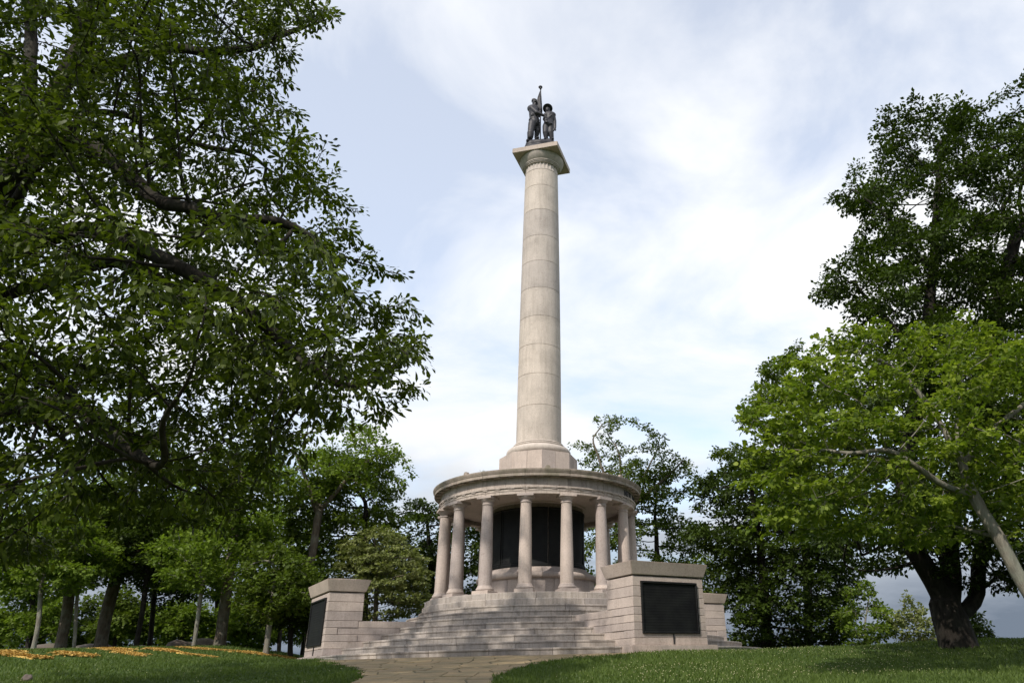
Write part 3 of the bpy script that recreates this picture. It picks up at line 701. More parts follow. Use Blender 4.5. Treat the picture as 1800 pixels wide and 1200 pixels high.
def grow(limbs, att, seg, infl, kill, seed, iters=90, droop=0.0):
    rg = np.random.default_rng(seed)
    pos = []; par = []
    for li, limb in enumerate(limbs):
        limb = [np.asarray(p, float) for p in limb]
        if li == 0: pos.append(limb[0]); par.append(-1); cur = 0
        else:
            A_ = np.array(pos); cur = int(np.argmin(((A_-limb[0])**2).sum(1)))
        for a, b in zip(limb[:-1] if li == 0 else [pos[cur]]+limb[1:-1], limb[1:]):
            k = max(1, int(np.linalg.norm(b-a)/seg))
            for j in range(1, k+1):
                pos.append(a+(b-a)*j/k+rg.normal(0, seg*.07, 3)); par.append(cur); cur = len(pos)-1
    P = np.array(pos); par = list(par)
    near = np.full(len(att), 1e9); ni = np.zeros(len(att), int)
    def upd(new, off):
        nonlocal near, ni
        d = ((att[:, None, :]-new[None])**2).sum(2); j = d.argmin(1); dd = np.sqrt(d[np.arange(len(att)), j]); b = dd < near
        near = np.where(b, dd, near); ni = np.where(b, j+off, ni)
    for s0 in range(0, len(P), 200): upd(P[s0:s0+200], s0)
    alive = near > kill
    Pl = [P]; n = len(P); nchild = {}
    for it in range(iters):
        act = alive & (near < (infl if it > 12 else infl*3))
        if not act.any(): break
        idx = ni[act]; allP = np.concatenate(Pl) if len(Pl) > 1 else Pl[0]; Pl = [allP]
        v = att[act]-allP[idx]; v /= np.linalg.norm(v, axis=1)[:, None]+1e-9
        u, inv = np.unique(idx, return_inverse=True); acc = np.zeros((len(u), 3)); np.add.at(acc, inv, v)
        keep = np.array([nchild.get(int(i), 0) < 3 for i in u])
        if not keep.any(): break
        u = u[keep]; acc = acc[keep]
        dirn = acc/(np.linalg.norm(acc, axis=1)[:, None]+1e-9)+rg.normal(0, .22, (len(u), 3)); dirn[:, 2] -= droop; dirn /= np.linalg.norm(dirn, axis=1)[:, None]
        new = allP[u]+dirn*seg
        for i in u: nchild[int(i)] = nchild.get(int(i), 0)+1
        par.extend(int(i) for i in u); Pl.append(new); upd(new, n); n += len(new)
        alive &= near > kill
    return np.concatenate(Pl), np.array(par)
def branch_mesh(P, par, rad, tang, main):
    VV = []; TT = []; off = 0
    e = np.arange(1, len(P)); pa = par[e]
    for lo, hi, sides in ((0.09, 99, 10), (0.03, 0.09, 6), (0.0, 0.03, 3)):
        s = e[(rad[e] >= lo) & (rad[e] < hi)]
        if not len(s): continue
        p = par[s]; ismain = main[p] == s
        d = P[s]-P[p]; d /= np.linalg.norm(d, axis=1)[:, None]+1e-9
        t0 = np.where(ismain[:, None], tang[p], d); r0 = np.where(ismain, rad[p], np.minimum(rad[p], rad[s]*1.15))
        def ring(c, t, r):
            u = np.cross(t, np.array([0.36, 0.91, 0.21])); u /= np.linalg.norm(u, axis=1)[:, None]+1e-9; v = np.cross(t, u)
            a = np.arange(sides)*2*np.pi/sides
            return c[:, None]+(u[:, None]*np.cos(a)[None, :, None]+v[:, None]*np.sin(a)[None, :, None])*r[:, None, None]
        A0 = ring(P[p], t0, r0); A1 = ring(P[s], tang[s], rad[s])
        n = len(s); V = np.concatenate([A0, A1], 1).reshape(-1, 3)
        k = np.arange(sides); k2 = (k+1) % sides
        T = np.concatenate([np.stack([k, k2, sides+k2], 1), np.stack([k, sides+k2, sides+k], 1)])
        T = (T[None]+(np.arange(n)*2*sides)[:, None, None]).reshape(-1, 3)+off
        VV.append(V); TT.append(T); off += len(V)
    return np.concatenate(VV), np.concatenate(TT)
# leaf outlines: (length, half width, fold) along the midrib
def leaf_template(w1, w2, t1=.3, t2=.65):
    V = np.array([(0, 0, 0), (t1, 0, -.02), (t2, 0, -.03), (1, 0, -.10), (t1, w1, .05), (t2, w2, .04), (t1, -w1, .05), (t2, -w2, .04)], float)
    T = np.array([(0, 1, 4), (1, 2, 5), (1, 5, 4), (2, 3, 5), (0, 6, 1), (1, 6, 7), (1, 7, 2), (2, 7, 3)])
    return V, T
T_HEX = (np.array([(0, 0, 0), (.35, .15, .03), (.35, -.15, .03), (.7, .21, 0), (.7, -.21, 0), (1, 0, -.10)], float), np.array([(0, 2, 1), (1, 2, 4), (1, 4, 3), (3, 4, 5)]))
T_HEX2 = (np.array([(0, 0, 0), (.25, .38, .04), (.25, -.38, .04), (.62, .36, 0), (.62, -.36, 0), (1, 0, -.08)], float), T_HEX[1])
T_OAK = leaf_template(.12, .21, .30, .68); T_HEART = leaf_template(.46, .36, .25, .62)
T_SIMPLE = (np.array([(0, 0, 0), (.5, .30, .05), (1, 0, -.05), (.5, -.30, .05)], float), np.array([(0, 2, 1), (0, 3, 2)]))
T_WIDE = (np.array([(0, 0, 0), (.45, .42, .05), (1, 0, -.05), (.45, -.42, .05)], float), np.array([(0, 2, 1), (0, 3, 2)]))
def leaves(P, dirs, k, spread, size, droop, flat, seed, tmpl):
    rg = np.random.default_rng(seed); n = len(P)*k
    base = np.repeat(P, k, 0); td = np.repeat(dirs, k, 0)
    off = rg.normal(0, 1, (n, 3)); off /= np.linalg.norm(off, axis=1)[:, None]; off *= (rg.random(n)**.6)[:, None]*spread; off[:, 2] *= flat
    d = off/(spread+1e-9)*1.1+td*.5+rg.normal(0, .35, (n, 3)); d[:, 2] -= droop; d /= np.linalg.norm(d, axis=1)[:, None]+1e-9
    up = np.array([0, 0, 1.])+rg.normal(0, .42, (n, 3)); s = np.cross(up, d); s /= np.linalg.norm(s, axis=1)[:, None]+1e-9; nn = np.cross(d, s)
    L_ = size*rg.uniform(.5, 1.35, n)
    tv, tt = tmpl
    V = (base+off)[:, None]+(d[:, None]*tv[None, :, 0:1]+s[:, None]*tv[None, :, 1:2]+nn[:, None]*tv[None, :, 2:3])*L_[:, None, None]
    m = len(tv); T = (tt[None]+(np.arange(n)*m)[:, None, None]).reshape(-1, 3)
    clump = np.repeat(rg.random(len(P)), k)
    var = np.clip(.55*clump+.45*rg.random(n), 0, 1)
    return V.reshape(-1, 3), T, np.repeat(var, m), (base+off, d, s, nn, L_)
def make_tree(name, label, cat, group, limbs, att, root_r, seed, leaf, bark, seg=.4, infl=2.6, kill=.7, tipr=.012, k=7, spread=.35, size=.2, droop=.25, flat=.7, tmpl=T_SIMPLE, thin=4, lk=1.0, single=0, gdroop=0.0, p_exp=2.3, taper=.90, flare=.25):
    limbs = [[np.asarray(q, float) for q in l] for l in limbs]
    P, par = grow(limbs, att, seg, infl, kill, seed, droop=gdroop)
    n = len(P)
    mc = np.full(n, -1)
    for i in range(n-1, 0, -1): mc[par[i]] = i
    for _ in range(2):
        w_ = np.where((mc[1:] >= 0))[0]+1; P[w_] = .5*P[w_]+.25*(P[par[w_]]+P[mc[w_]])
    acc = np.zeros(n); nch = np.zeros(n, int); main = np.full(n, -1)
    for i in range(n-1, 0, -1):
        if nch[i] == 0: acc[i] = tipr**p_exp
        acc[par[i]] += acc[i]; nch[par[i]] += 1
    acc[0] = max(acc[0], tipr**p_exp); rad = acc**(1/p_exp); bestv = np.zeros(n)
    for i in range(1, n):
        if acc[i] > bestv[par[i]]: bestv[par[i]] = acc[i]; main[par[i]] = i
    tips = np.maximum(1, np.round(acc/tipr**p_exp)); pe = max(1.25, math.log(max(tips[0], 3))/math.log(root_r/tipr))
    rad = tipr*tips**(1/pe)
    for i in range(1, n):
        if main[par[i]] == i: rad[i] = max(rad[i], rad[par[i]]*taper)
    # root flare
    hgt = P[:, 2]-P[0, 2]; fl_ = np.clip(1-hgt/(root_r*3.0), 0, 1)**2; rad = rad*(1+flare*fl_*(rad > root_r*.5))
    tang = np.zeros((n, 3)); tang[0] = P[1]-P[0]
    tang[1:] = P[1:]-P[par[1:]]
    mm = main >= 0; tang[mm] += (P[main[mm]]-P[mm]); tang /= np.linalg.norm(tang, axis=1)[:, None]+1e-9
    root = empty(name, tuple(P[0])); tag(root, label, cat, group)
    P0 = P[0].copy()
    V, T = branch_mesh(P-P0, par, rad, tang, main)
    obj('trunk', np_mesh('trunk', V, T, bark), root)
    tw = np.where((tips <= thin) & (np.arange(n) >= 3))[0]
    tw = tw[np.random.default_rng(seed).random(len(tw)) < lk]
    if len(tw) == 0: return root
    LV, LT, var, info = leaves(P[tw]-P0, tang[tw], k, spread, size, droop, flat, seed+1, tmpl)
    m = len(tmpl[0]); keep = np.ones(len(LV)//m, bool)
    if single:
        lb, d, s, nn, L_ = info
        px, py, zz = project(lb+P0); vis = (px > 5) & (px < 1795) & (py > 5) & (py < 1195)
        score = np.where(vis, L_/zz, 0); pick = np.argsort(-score)[:single]
        keep[pick] = False
    sel = np.where(keep)[0]; tt = tmpl[1]
    Vk = LV.reshape(-1, m, 3)[sel].reshape(-1, 3); Tk = (tt[None]+(np.arange(len(sel))*m)[:, None, None]).reshape(-1, 3)
    crown = obj('crown', np_mesh('crown', Vk, Tk, leaf, smooth=False, var=var.reshape(-1, m)[sel].ravel()), root); crown['kind'] = 'stuff'
    if single:
        shared = []
        for v_ in (0.15, 0.35, 0.5, 0.65, 0.85): shared.append(np_mesh('leaf', tmpl[0], tmpl[1], leaf, smooth=False, var=np.full(m, v_)))
        for i in pick:
            o = bpy.data.objects.new('leaf', shared[min(4, int(var[i*m]*5))]); col.objects.link(o); o.parent = crown
            mt = Matrix.Identity(4)
            for r in range(3):
                mt[r][0] = d[i][r]*L_[i]; mt[r][1] = s[i][r]*L_[i]; mt[r][2] = nn[i][r]*L_[i]; mt[r][3] = lb[i][r]
            o.matrix_local = mt
    return root
def on_ground(px, py, Y):
    p = atY(px, py, Y); p[2] = float(ground(p[0], p[1]))-0.06; return p

# --- the great oak on the left; its trunk stands outside the view
YO = -26.0
def o(px, py, dy=0): return atY(px, py, YO+dy)
tb = np.array([-13.2, -25.5, 0.0]); tb[2] = float(ground(tb[0], tb[1]))-.1
t1 = tb+np.array([.2, 0, 3.0]); t2 = np.array([-12.9, -25.6, 5.3]); t3 = np.array([-12.6, -25.7, 8.0]); t4 = np.array([-12.2, -25.8, 11.0]); t5 = np.array([-11.6, -26.0, 14.5])
oak_limbs = [
    [tb, t1, t2, t3, t4, t5, np.array([-10.8, -26.5, 18.0])],
    [t2, o(-60, 480, -.5), o(60, 425, -1), o(150, 400, -1.5), o(240, 430, -2), o(310, 470, -2), o(380, 500, -2), o(455, 560, -2), o(540, 640, -1.5), o(600, 690, -1)],
    [t2, o(-40, 530, 1), o(90, 495, 1.5), o(190, 455, 2), o(260, 475, 2), o(330, 530, 2.2), o(420, 600, 2.5), o(520, 720, 3)],
    [t3, o(-40, 350, 0), o(40, 300, -.5), o(100, 245, -1), o(170, 255, -1), o(230, 310, -1.5), o(280, 360, -2), o(340, 365, -2.3), o(400, 390, -2.5), o(490, 380, -2.5), o(570, 430, -2)],
    [t3, o(100, 245, -1), o(145, 210, -1), o(150, 130, -.5), o(195, 55, 0), o(160, -60, .5)],
    [t3, o(110, 200, .5), o(210, 195, 1), o(290, 230, 1.5), o(360, 260, 2), o(450, 270, 2)],
    [t4, o(120, 140, 1), o(250, 92, 1), o(300, 75, 1), o(350, 95, 1), o(440, 85, .5), o(530, 48, 0), o(590, 30, 0)],
    [t1, o(-40, 690, 0), o(60, 722, -1), o(120, 700, -1.5), o(200, 760, -2), o(280, 830, -2.5)],
    [t2, o(-40, 640, 2.5), o(80, 640, 3), o(200, 650, 3.5), o(320, 720, 3.8), o(430, 800, 4)],
    [t4, np.array([-14, -29, 14]), np.array([-15, -32, 17])], [t3, np.array([-16, -24, 11]), np.array([-19, -23, 13])],  # unseen limbs from here on, added to carry the extra shading crown
    [t3, np.array([-12, -30, 9.5]), np.array([-11, -33.5, 12.0])], [t5, o(150, -250, 1), o(330, -300, 1.5)], [t4, o(60, -120, 4), o(200, -250, 5)],
]
oak_poly = [(-120, -330), (200, -420), (420, -300), (560, -120), (605, 20), (585, 75), (520, 95), (470, 120), (525, 165), (568, 200), (560, 260), (600, 310), (665, 370), (715, 430), (748, 505), (738, 560), (762, 625), (768, 690), (715, 760), (650, 735), (585, 745), (540, 800), (480, 880), (430, 905), (330, 930), (260, 880), (170, 910), (80, 960), (-60, 1000), (-300, 900)]  # outline extended past the view, above and left, so the oak shades itself
oak_poly = [(a-42 if a > 300 else a, b) for a, b in oak_poly]
att = crown_points(oak_poly, YO, 5.2, 16000, 11, cell=1.8, gap=.27, soft=150, clump=(640, .85, .36))
make_tree('oak_tree', 'huge spreading oak with dark limbs arching in from the left edge', 'tree', None, oak_limbs, att, .66, 21, M['leaf_oak'], M['bark_oak'],
          seg=.30, infl=2.2, kill=.42, tipr=.010, k=22, spread=.28, size=.16, taper=.90, droop=.40, flat=.6, tmpl=T_HEX, thin=4, single=280)

# --- right-hand side: pale leaning redbud in front of the tall dark tree
YR = -24.5
def r_(px, py, dy=0): return atY(px, py, YR+dy)
rb0 = on_ground(1890, 1190, YR)
redbud_limbs = [[rb0, r_(1835, 1090), r_(1795, 1020), r_(1755, 945), r_(1712, 872), r_(1690, 815, .2), r_(1680, 740, .4), r_(1690, 660, .6)],
                [r_(1712, 872), r_(1660, 855, -.4), r_(1605, 815, -.8), r_(1560, 785, -1)],
                [r_(1755, 945), r_(1700, 930, .8), r_(1620, 915, 1.2)],
                [r_(1690, 815), r_(1640, 720, .5), r_(1580, 650, .8), r_(1500, 610, 1)], [r_(1690, 815), r_(1760, 740, 0), r_(1830, 690, 0)]]
redbud_poly = [(1690, 548), (1610, 562), (1550, 556), (1495, 575), (1440, 585), (1410, 600), (1350, 612), (1375, 655), (1345, 690), (1325, 730), (1345, 770), (1330, 830), (1345, 880), (1330, 930), (1400, 955), (1470, 925), (1540, 945), (1610, 955), (1690, 925), (1760, 900), (1900, 940), (2010, 800), (1960, 640), (1830, 590)]
att = crown_points(redbud_poly, YR+.5, 2.6, 6000, 31, cell=1.1, gap=.28, soft=110, clump=(265, .70, .15))
make_tree('redbud_tree', 'bright green tree with a pale trunk leaning in from the right edge', 'tree', None, redbud_limbs, att, .15, 33, M['leaf_bright'], M['bark_pale'],
          seg=.22, infl=1.6, kill=.30, tipr=.006, k=18, taper=.72, spread=.23, size=.115, droop=.20, flat=.35, tmpl=T_HEX2, thin=4, single=280)
YD = -15.0
def d_(px, py, dy=0): return atY(px, py, YD+dy)
b0 = on_ground(1688, 1145, YD)
dark_limbs = [[b0, d_(1672, 1090), d_(1660, 1060), d_(1642, 1020, -.2), d_(1618, 985, -.4), d_(1590, 930, -.6), d_(1590, 820, -.8), d_(1620, 650, -.5), d_(1640, 480), d_(1650, 300)],
              [d_(1660, 1060), d_(1672, 1010, .5), d_(1664, 950, .8), d_(1690, 800, 1), d_(1740, 600, 1.2), d_(1790, 400, 1.2)],
              [d_(1668, 1085), d_(1705, 1072, .2), d_(1722, 1040, .3), d_(1718, 1000, .3), d_(1730, 950, .3), d_(1790, 800, .4), d_(1850, 600, .5)],
              [d_(1618, 985, -.4), d_(1580, 1000, -.9), d_(1530, 1003, -1.2), d_(1480, 998, -1.5)], [d_(1590, 930), d_(1550, 960, -1), d_(1500, 985, -1)],
              [d_(1620, 650, -.5), d_(1560, 560, -1), d_(1500, 500, -1)], [d_(1640, 480), d_(1570, 390, -1), d_(1500, 330, -1)], [d_(1722, 1040), d_(1760, 1000, .4), d_(1790, 1010, .3)]]
dark_poly = [(1860, 40), (1815, 130), (1790, 165), (1765, 215), (1725, 225), (1690, 190), (1655, 162), (1600, 178), (1560, 218), (1525, 265), (1460, 322), (1490, 385), (1510, 410), (1455, 435), (1432, 500), (1442, 548), (1500, 600), (1480, 700), (1450, 850), (1420, 950), (1480, 985), (1560, 985), (1620, 945), (1700, 955), (1780, 1010), (1900, 1010), (2050, 700), (2150, 300), (2000, 0)]
dark_poly = [(a+22 if a < 1560 and b < 700 else a, b) for a, b in dark_poly]
att = crown_points(dark_poly, YD, 4.5, 12500, 41, cell=1.8, gap=.25, soft=80, clump=(430, 1.1, .6))
make_tree('maple_tree', 'tall dark tree with a thick black forked trunk behind the bright tree', 'tree', None, dark_limbs, att, .58, 43, M['leaf_dark'], M['bark_dark'],
          seg=.36, infl=2.6, kill=.50, tipr=.011, k=42, spread=.42, size=.175, droop=.2, flat=.6, tmpl=T_SIMPLE, thin=4, flare=.10)

# --- trees behind
def simple_tree(name, label, base, top, poly, Y, half, n, seed, root_r, leaf, bark, extra=(), group=None, cat='tree', **kw):
    b = on_ground(base[0], base[1], Y)
    mid = [atY(q[0], q[1], Y) for q in top]
    limbs = [[b]+mid]+[[atY(q[0], q[1], Y+(q[2] if len(q) > 2 else 0)) for q in e] for e in extra]
    n = int(n*2.6); cl = kw.pop('clump', 'auto')
    if cl == 'auto': cl = (max(8, n//20), 1.05, .55)
    att = crown_points(poly, Y, half, n, seed, cell=kw.pop('cell', 1.8), gap=min(.36, kw.pop('gap', .32)), soft=kw.pop('soft', 60), clump=cl)
    a = dict(seg=.40, infl=3.0, kill=.50, tipr=.012, k=25, spread=.44, size=.225, droop=.15, flat=.65, tmpl=T_WIDE, thin=5); a.update(kw)
    return make_tree(name, label, cat, group, limbs, att, root_r, seed+1, leaf, bark, **a)
BGG = 'trees behind the monument'
simple_tree('open_tree', 'open-branched tree rising over the colonnade roof just right of the column', (1090, 1120), [(1092, 1000), (1095, 900), (1090, 800)],
            [(1008, 755), (1030, 738), (1058, 727), (1110, 745), (1160, 752), (1185, 790), (1218, 802), (1205, 835), (1190, 860), (1196, 890), (1120, 890), (1060, 870), (1035, 830), (1018, 790)], 16, 3.2, 420, 51, .30, M['leaf_mid'], M['bark_brown'],
            extra=[[(1095, 900), (1060, 830, -1), (1040, 770, -1)], [(1095, 900), (1130, 840, 1), (1160, 780, 1)], [(1095, 900), (1160, 850), (1205, 805)]], group=BGG, gap=.47, k=15, spread=.36, size=.20)
simple_tree('dense_tree', 'dense green tree filling the gap between colonnade and right piers', (1160, 1125), [(1160, 1040), (1155, 960), (1150, 890)],
            [(1110, 840), (1160, 815), (1200, 850), (1212, 900), (1235, 940), (1260, 980), (1270, 1040), (1250, 1080), (1050, 1080), (1020, 1000), (1030, 930), (1080, 900)], 18, 3.5, 800, 55, .3, M['leaf_mid'], M['bark_dark'], group=BGG)
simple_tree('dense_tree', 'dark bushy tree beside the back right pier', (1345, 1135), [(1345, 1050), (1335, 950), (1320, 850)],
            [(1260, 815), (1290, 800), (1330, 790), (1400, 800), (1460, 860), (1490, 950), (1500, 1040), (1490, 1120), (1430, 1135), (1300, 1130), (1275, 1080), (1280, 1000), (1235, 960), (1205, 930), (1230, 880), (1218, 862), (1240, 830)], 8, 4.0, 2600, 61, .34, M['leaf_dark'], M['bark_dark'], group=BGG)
simple_tree('tall_tree', 'tall green tree standing between the bright tree and the back right pier', (1420, 1135), [(1420, 1000), (1400, 850), (1390, 740)],
            [(1400, 600), (1350, 640), (1330, 690), (1318, 720), (1300, 750), (1262, 772), (1248, 790), (1275, 815), (1300, 850), (1340, 900), (1450, 900), (1520, 800), (1500, 680)], 13, 3.5, 900, 67, .3, M['leaf_mid'], M['bark_dark'], group=BGG)
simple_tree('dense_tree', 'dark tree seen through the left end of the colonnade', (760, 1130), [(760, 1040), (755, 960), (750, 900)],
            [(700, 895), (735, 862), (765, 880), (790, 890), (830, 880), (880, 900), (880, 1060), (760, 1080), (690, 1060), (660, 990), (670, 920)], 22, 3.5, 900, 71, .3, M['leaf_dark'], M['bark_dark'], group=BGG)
simple_tree('small_tree', 'tree whose tip shows over the roof left of the column', (860, 1120), [(860, 1000), (858, 900), (858, 830)],
            [(858, 796), (882, 826), (890, 900), (880, 1000), (840, 1000), (830, 900), (838, 830)], 24, 1.6, 260, 73, .18, M['leaf_mid'], M['bark_dark'], group=BGG)
simple_tree('dense_tree', 'green tree behind the dogwood on the left of the colonnade', (640, 1130), [(640, 1040), (640, 960), (645, 880)],
            [(540, 830), (580, 785), (640, 790), (700, 815), (722, 870), (710, 960), (680, 1010), (620, 1040), (560, 1050), (500, 1030), (490, 950), (520, 890)], 15, 3.5, 1100, 75, .3, M['leaf_mid'], M['bark_dark'], group=BGG)
simple_tree('tall_tree', 'tall feathery tree rising above the dogwood at left', (545, 1135), [(545, 1000), (560, 900), (580, 820)],
            [(470, 750), (560, 725), (630, 740), (675, 765), (705, 790), (710, 840), (640, 870), (530, 880), (450, 860)], 12, 3.0, 520, 77, .26, M['leaf_young'], M['bark_brown'], group=BGG, gap=.46, k=18,
            extra=[[(560, 900), (620, 830), (680, 785)], [(560, 900), (530, 820), (510, 775)]])
# layered dogwood
att = crown_points([(625, 935), (650, 922), (690, 930), (720, 955), (748, 978), (764, 1000), (752, 1030), (758, 1052), (740, 1082), (690, 1090), (630, 1092), (575, 1088), (545, 1062), (560, 1030), (585, 1000), (590, 965)], 11.5, 3.0, 2400, 207, cell=1.1, gap=.44, soft=60, zsq=3.4)
b = on_ground(660, 1120, 11.5)
make_tree('dogwood_tree', 'low dogwood with flat olive-green tiers beside the left pier', 'tree', None, [[b, atY(660, 1080, 11.5), atY(662, 1020, 11.5), atY(660, 950, 11.5)]], att, .16, 83, M['leaf_olive'], M['bark_brown'],
          seg=.35, infl=2.0, kill=.34, tipr=.009, k=20, spread=.34, size=.19, droop=.25, flat=.25, tmpl=T_WIDE, thin=5)
# trees on the left lawn
LG = 'trees on the left lawn'
left = [
    ('lawn_tree', 'thin pale leaning trunk nearest the left edge of the lawn', (58, 1143), [(66, 1110), (72, 1070), (70, 1030), (85, 980)], [(0, 1000), (40, 960), (110, 950), (150, 1000), (130, 1050), (60, 1060), (0, 1050)], 6, .16, M['leaf_young'], M['bark_pale'], 260, ()),
    ('lawn_tree', 'thick brown trunk second from the left edge of the lawn', (107, 1137), [(115, 1090), (122, 1040), (130, 990), (125, 930)], [(20, 900), (90, 850), (180, 860), (210, 930), (170, 1000), (100, 990), (40, 970)], 10, .40, M['leaf_young'], M['bark_brown'], 420, ()),
    ('lawn_tree', 'slim pale trunk between the two thick left-hand trunks', (131, 1137), [(133, 1090), (136, 1040), (140, 1000)], [(110, 1000), (160, 980), (190, 1020), (170, 1060), (120, 1060)], 9, .13, M['leaf_young'], M['bark_pale'], 140, ()),
    ('lawn_tree', 'broad grey-brown trunk with bare limbs left of the middle trees', (178, 1135), [(186, 1080), (205, 1010), (222, 940), (232, 880), (240, 800)], [(120, 800), (200, 740), (300, 760), (340, 830), (320, 900), (250, 930), (170, 920), (130, 870)], 12, .48, M['leaf_mid'], M['bark_brown'], 700,
     ([(222, 940), (180, 930, -1), (140, 910, -1)], [(215, 975), (270, 960, -1), (305, 935, -1)], [(205, 1010), (240, 1000, 1), (280, 1005, 1)])),
    ('lawn_tree', 'slender dark trunk leaning right in the middle of the left lawn', (240, 1135), [(248, 1090), (255, 1040), (262, 990), (270, 940)], [(200, 980), (260, 940), (320, 960), (330, 1020), (290, 1050), (220, 1040)], 11, .20, M['leaf_dark'], M['bark_dark'], 360, ()),
    ('lawn_tree', 'upright dark trunk standing right of the leaning one', (264, 1135), [(268, 1090), (272, 1040), (275, 990)], [(240, 1030), (300, 1000), (350, 1030), (330, 1075), (270, 1080)], 14, .20, M['leaf_dark'], M['bark_dark'], 260, ()),
    ('lawn_tree', 'slim pale trunk left of the tall brown trunk', (340, 1138), [(346, 1100), (350, 1060), (358, 1020)], [(300, 1010), (340, 980), (390, 990), (400, 1030), (360, 1060), (310, 1055)], 7, .15, M['leaf_young'], M['bark_pale'], 200, ()),
    ('lawn_tree', 'tall brown tapering trunk in the right half of the left lawn', (386, 1137), [(393, 1080), (402, 1010), (412, 950), (420, 890), (425, 820)], [(330, 850), (400, 790), (470, 800), (520, 860), (500, 940), (430, 970), (360, 950), (320, 900)], 9, .42, M['leaf_young'], M['bark_brown'], 700,
     ([(405, 990), (440, 960, 1), (470, 940, 1)], [(400, 1030), (370, 1010, -1), (335, 1000, -1)])),
    ('lawn_tree', 'pale trunk just left of the left pier', (468, 1141), [(471, 1110), (474, 1080), (480, 1040), (485, 1000)], [(420, 1010), (470, 960), (530, 970), (560, 1030), (530, 1070), (450, 1075)], 6, .20, M['leaf_mid'], M['bark_pale'], 420, ()),
    ('lawn_tree', 'dark trunk beside the left pier', (512, 1138), [(512, 1100), (512, 1060), (512, 1010)], [(470, 1010), (520, 980), (570, 1000), (590, 1060), (560, 1100), (480, 1095)], 10, .20, M['leaf_dark'], M['bark_dark'], 460, ()),
]
for i, (nm, lb, base, top, poly, Y, rr, bark_leaf, bk, n, ex) in enumerate(left):
    if n < 400:
        mx_ = sum(p[0] for p in poly)/len(poly); my_ = sum(p[1] for p in poly)/len(poly)
        poly = [(mx_+(a-mx_)*1.3+6*math.sin(a), my_-42+(b-my_)*1.35+8*math.sin(b)) for a, b in poly]; n = int(n*1.6)
    simple_tree(nm, lb, base, top, poly, Y, 2.6, n, 300+i*5, rr*.78, bark_leaf, bk, extra=ex, group=LG, k=30, spread=.50, size=.22, gap=.38)
# far wood behind the lawn
far = [((40, 1120), [(0, 1030), (60, 1010), (120, 1040), (110, 1110), (0, 1120)]), ((215, 1120), [(150, 1060), (210, 1030), (260, 1060), (250, 1115), (160, 1118)]), ((320, 1120), [(280, 1070), (330, 1050), (370, 1075), (370, 1118), (280, 1118)]),
       ((430, 1125), [(400, 1060), (440, 1040), (475, 1070), (470, 1120), (400, 1122)]), ((100, 1000), [(-20, 960), (40, 900), (110, 930), (120, 1000), (40, 1020)]), ((300, 1000), [(240, 950), (300, 900), (380, 930), (390, 1000), (300, 1010)]),
       ((460, 1000), [(400, 930), (470, 880), (560, 900), (570, 990), (480, 1010)]),
       ((80, 1100), [(-30, 1080), (50, 1062), (130, 1066), (180, 1085), (170, 1143), (-30, 1143)]), ((250, 1100), [(160, 1090), (230, 1068), (300, 1072), (340, 1092), (330, 1143), (170, 1143)]), ((420, 1100), [(330, 1088), (390, 1066), (470, 1074), (490, 1100), (480, 1143), (340, 1143)]),
       ((200, 960), [(120, 940), (190, 890), (260, 910), (280, 980), (220, 1030), (130, 1010)]), ((370, 960), [(320, 960), (360, 890), (430, 900), (460, 990), (400, 1050), (320, 1030)]), ((520, 1060), [(470, 1030), (520, 990), (580, 1010), (600, 1080), (560, 1125), (480, 1120)])]
names_far = ['far leftmost shrubby tree behind the lawn', 'small tree in the gap behind the broad trunk', 'low tree behind the slim pale trunk', 'low tree behind the tall brown trunk', 'taller tree at far left behind the lawn trees', 'taller tree behind the middle of the lawn', 'taller tree behind the lawn near the left pier',
    'wide low thicket at the far left end of the lawn', 'wide low thicket behind the middle of the left lawn', 'wide low thicket behind the lawn towards the left pier', 'yellow-green tree behind the broad grey-brown trunk', 'yellow-green tree behind the tall brown trunk', 'leafy tree close behind the left pier plaque']
for i, (base, poly) in enumerate(far):
    cxp = sum(p[0] for p in poly)/len(poly); cyp = sum(p[1] for p in poly)/len(poly)
    simple_tree('far_tree', names_far[i], (cxp, 1130), [(cxp, (1130+cyp)/2), (cxp, cyp)], poly, 26 if i < 7 else 31, 2.5, 330 if i < 7 else 420, 400+i*3, .16, M['leaf_mid'] if i % 3 == 1 else M['leaf_young'], M['bark_dark'], group='far trees behind the left lawn', k=30, spread=.62, size=.26)
# shrubs on the right under the dark tree
SG = 'shrubs along the right-hand ridge'
simple_tree('shrub', 'light green airy shrub left of the thick dark trunk', (1520, 1138), [(1520, 1100), (1525, 1060)], [(1490, 1040), (1520, 1022), (1545, 1050), (1580, 1070), (1575, 1120), (1540, 1138), (1480, 1135), (1475, 1080)], 4, 1.8, 420, 501, .07, M['leaf_young'], M['bark_pale'], group=SG, cat='shrub', clump=(40, .4, .25), seg=.2, kill=.25, infl=2, k=12, spread=.28, size=.18, gap=.44, soft=25)
simple_tree('shrub', 'sparse grey-green shrub touching the thick dark trunk on its left', (1620, 1142), [(1615, 1110), (1605, 1080)], [(1575, 1060), (1595, 1045), (1620, 1070), (1640, 1100), (1650, 1135), (1590, 1138), (1572, 1100)], 2, 1.5, 300, 507, .06, M['leaf_olive'], M['bark_pale'], group=SG, cat='shrub', clump=(40, .4, .25), seg=.2, kill=.25, infl=2, k=10, spread=.26, size=.17, gap=.46, soft=25)
simple_tree('shrub', 'open shrub to the right of the thick dark trunk', (1725, 1145), [(1722, 1120), (1720, 1095)], [(1695, 1085), (1720, 1075), (1745, 1100), (1755, 1125), (1735, 1145), (1690, 1143)], 2, 1.5, 240, 511, .06, M['leaf_dark'], M['bark_pale'], group=SG, cat='shrub', clump=(40, .4, .25), seg=.2, kill=.25, infl=2, k=12, spread=.26, size=.18, gap=.44, soft=25)
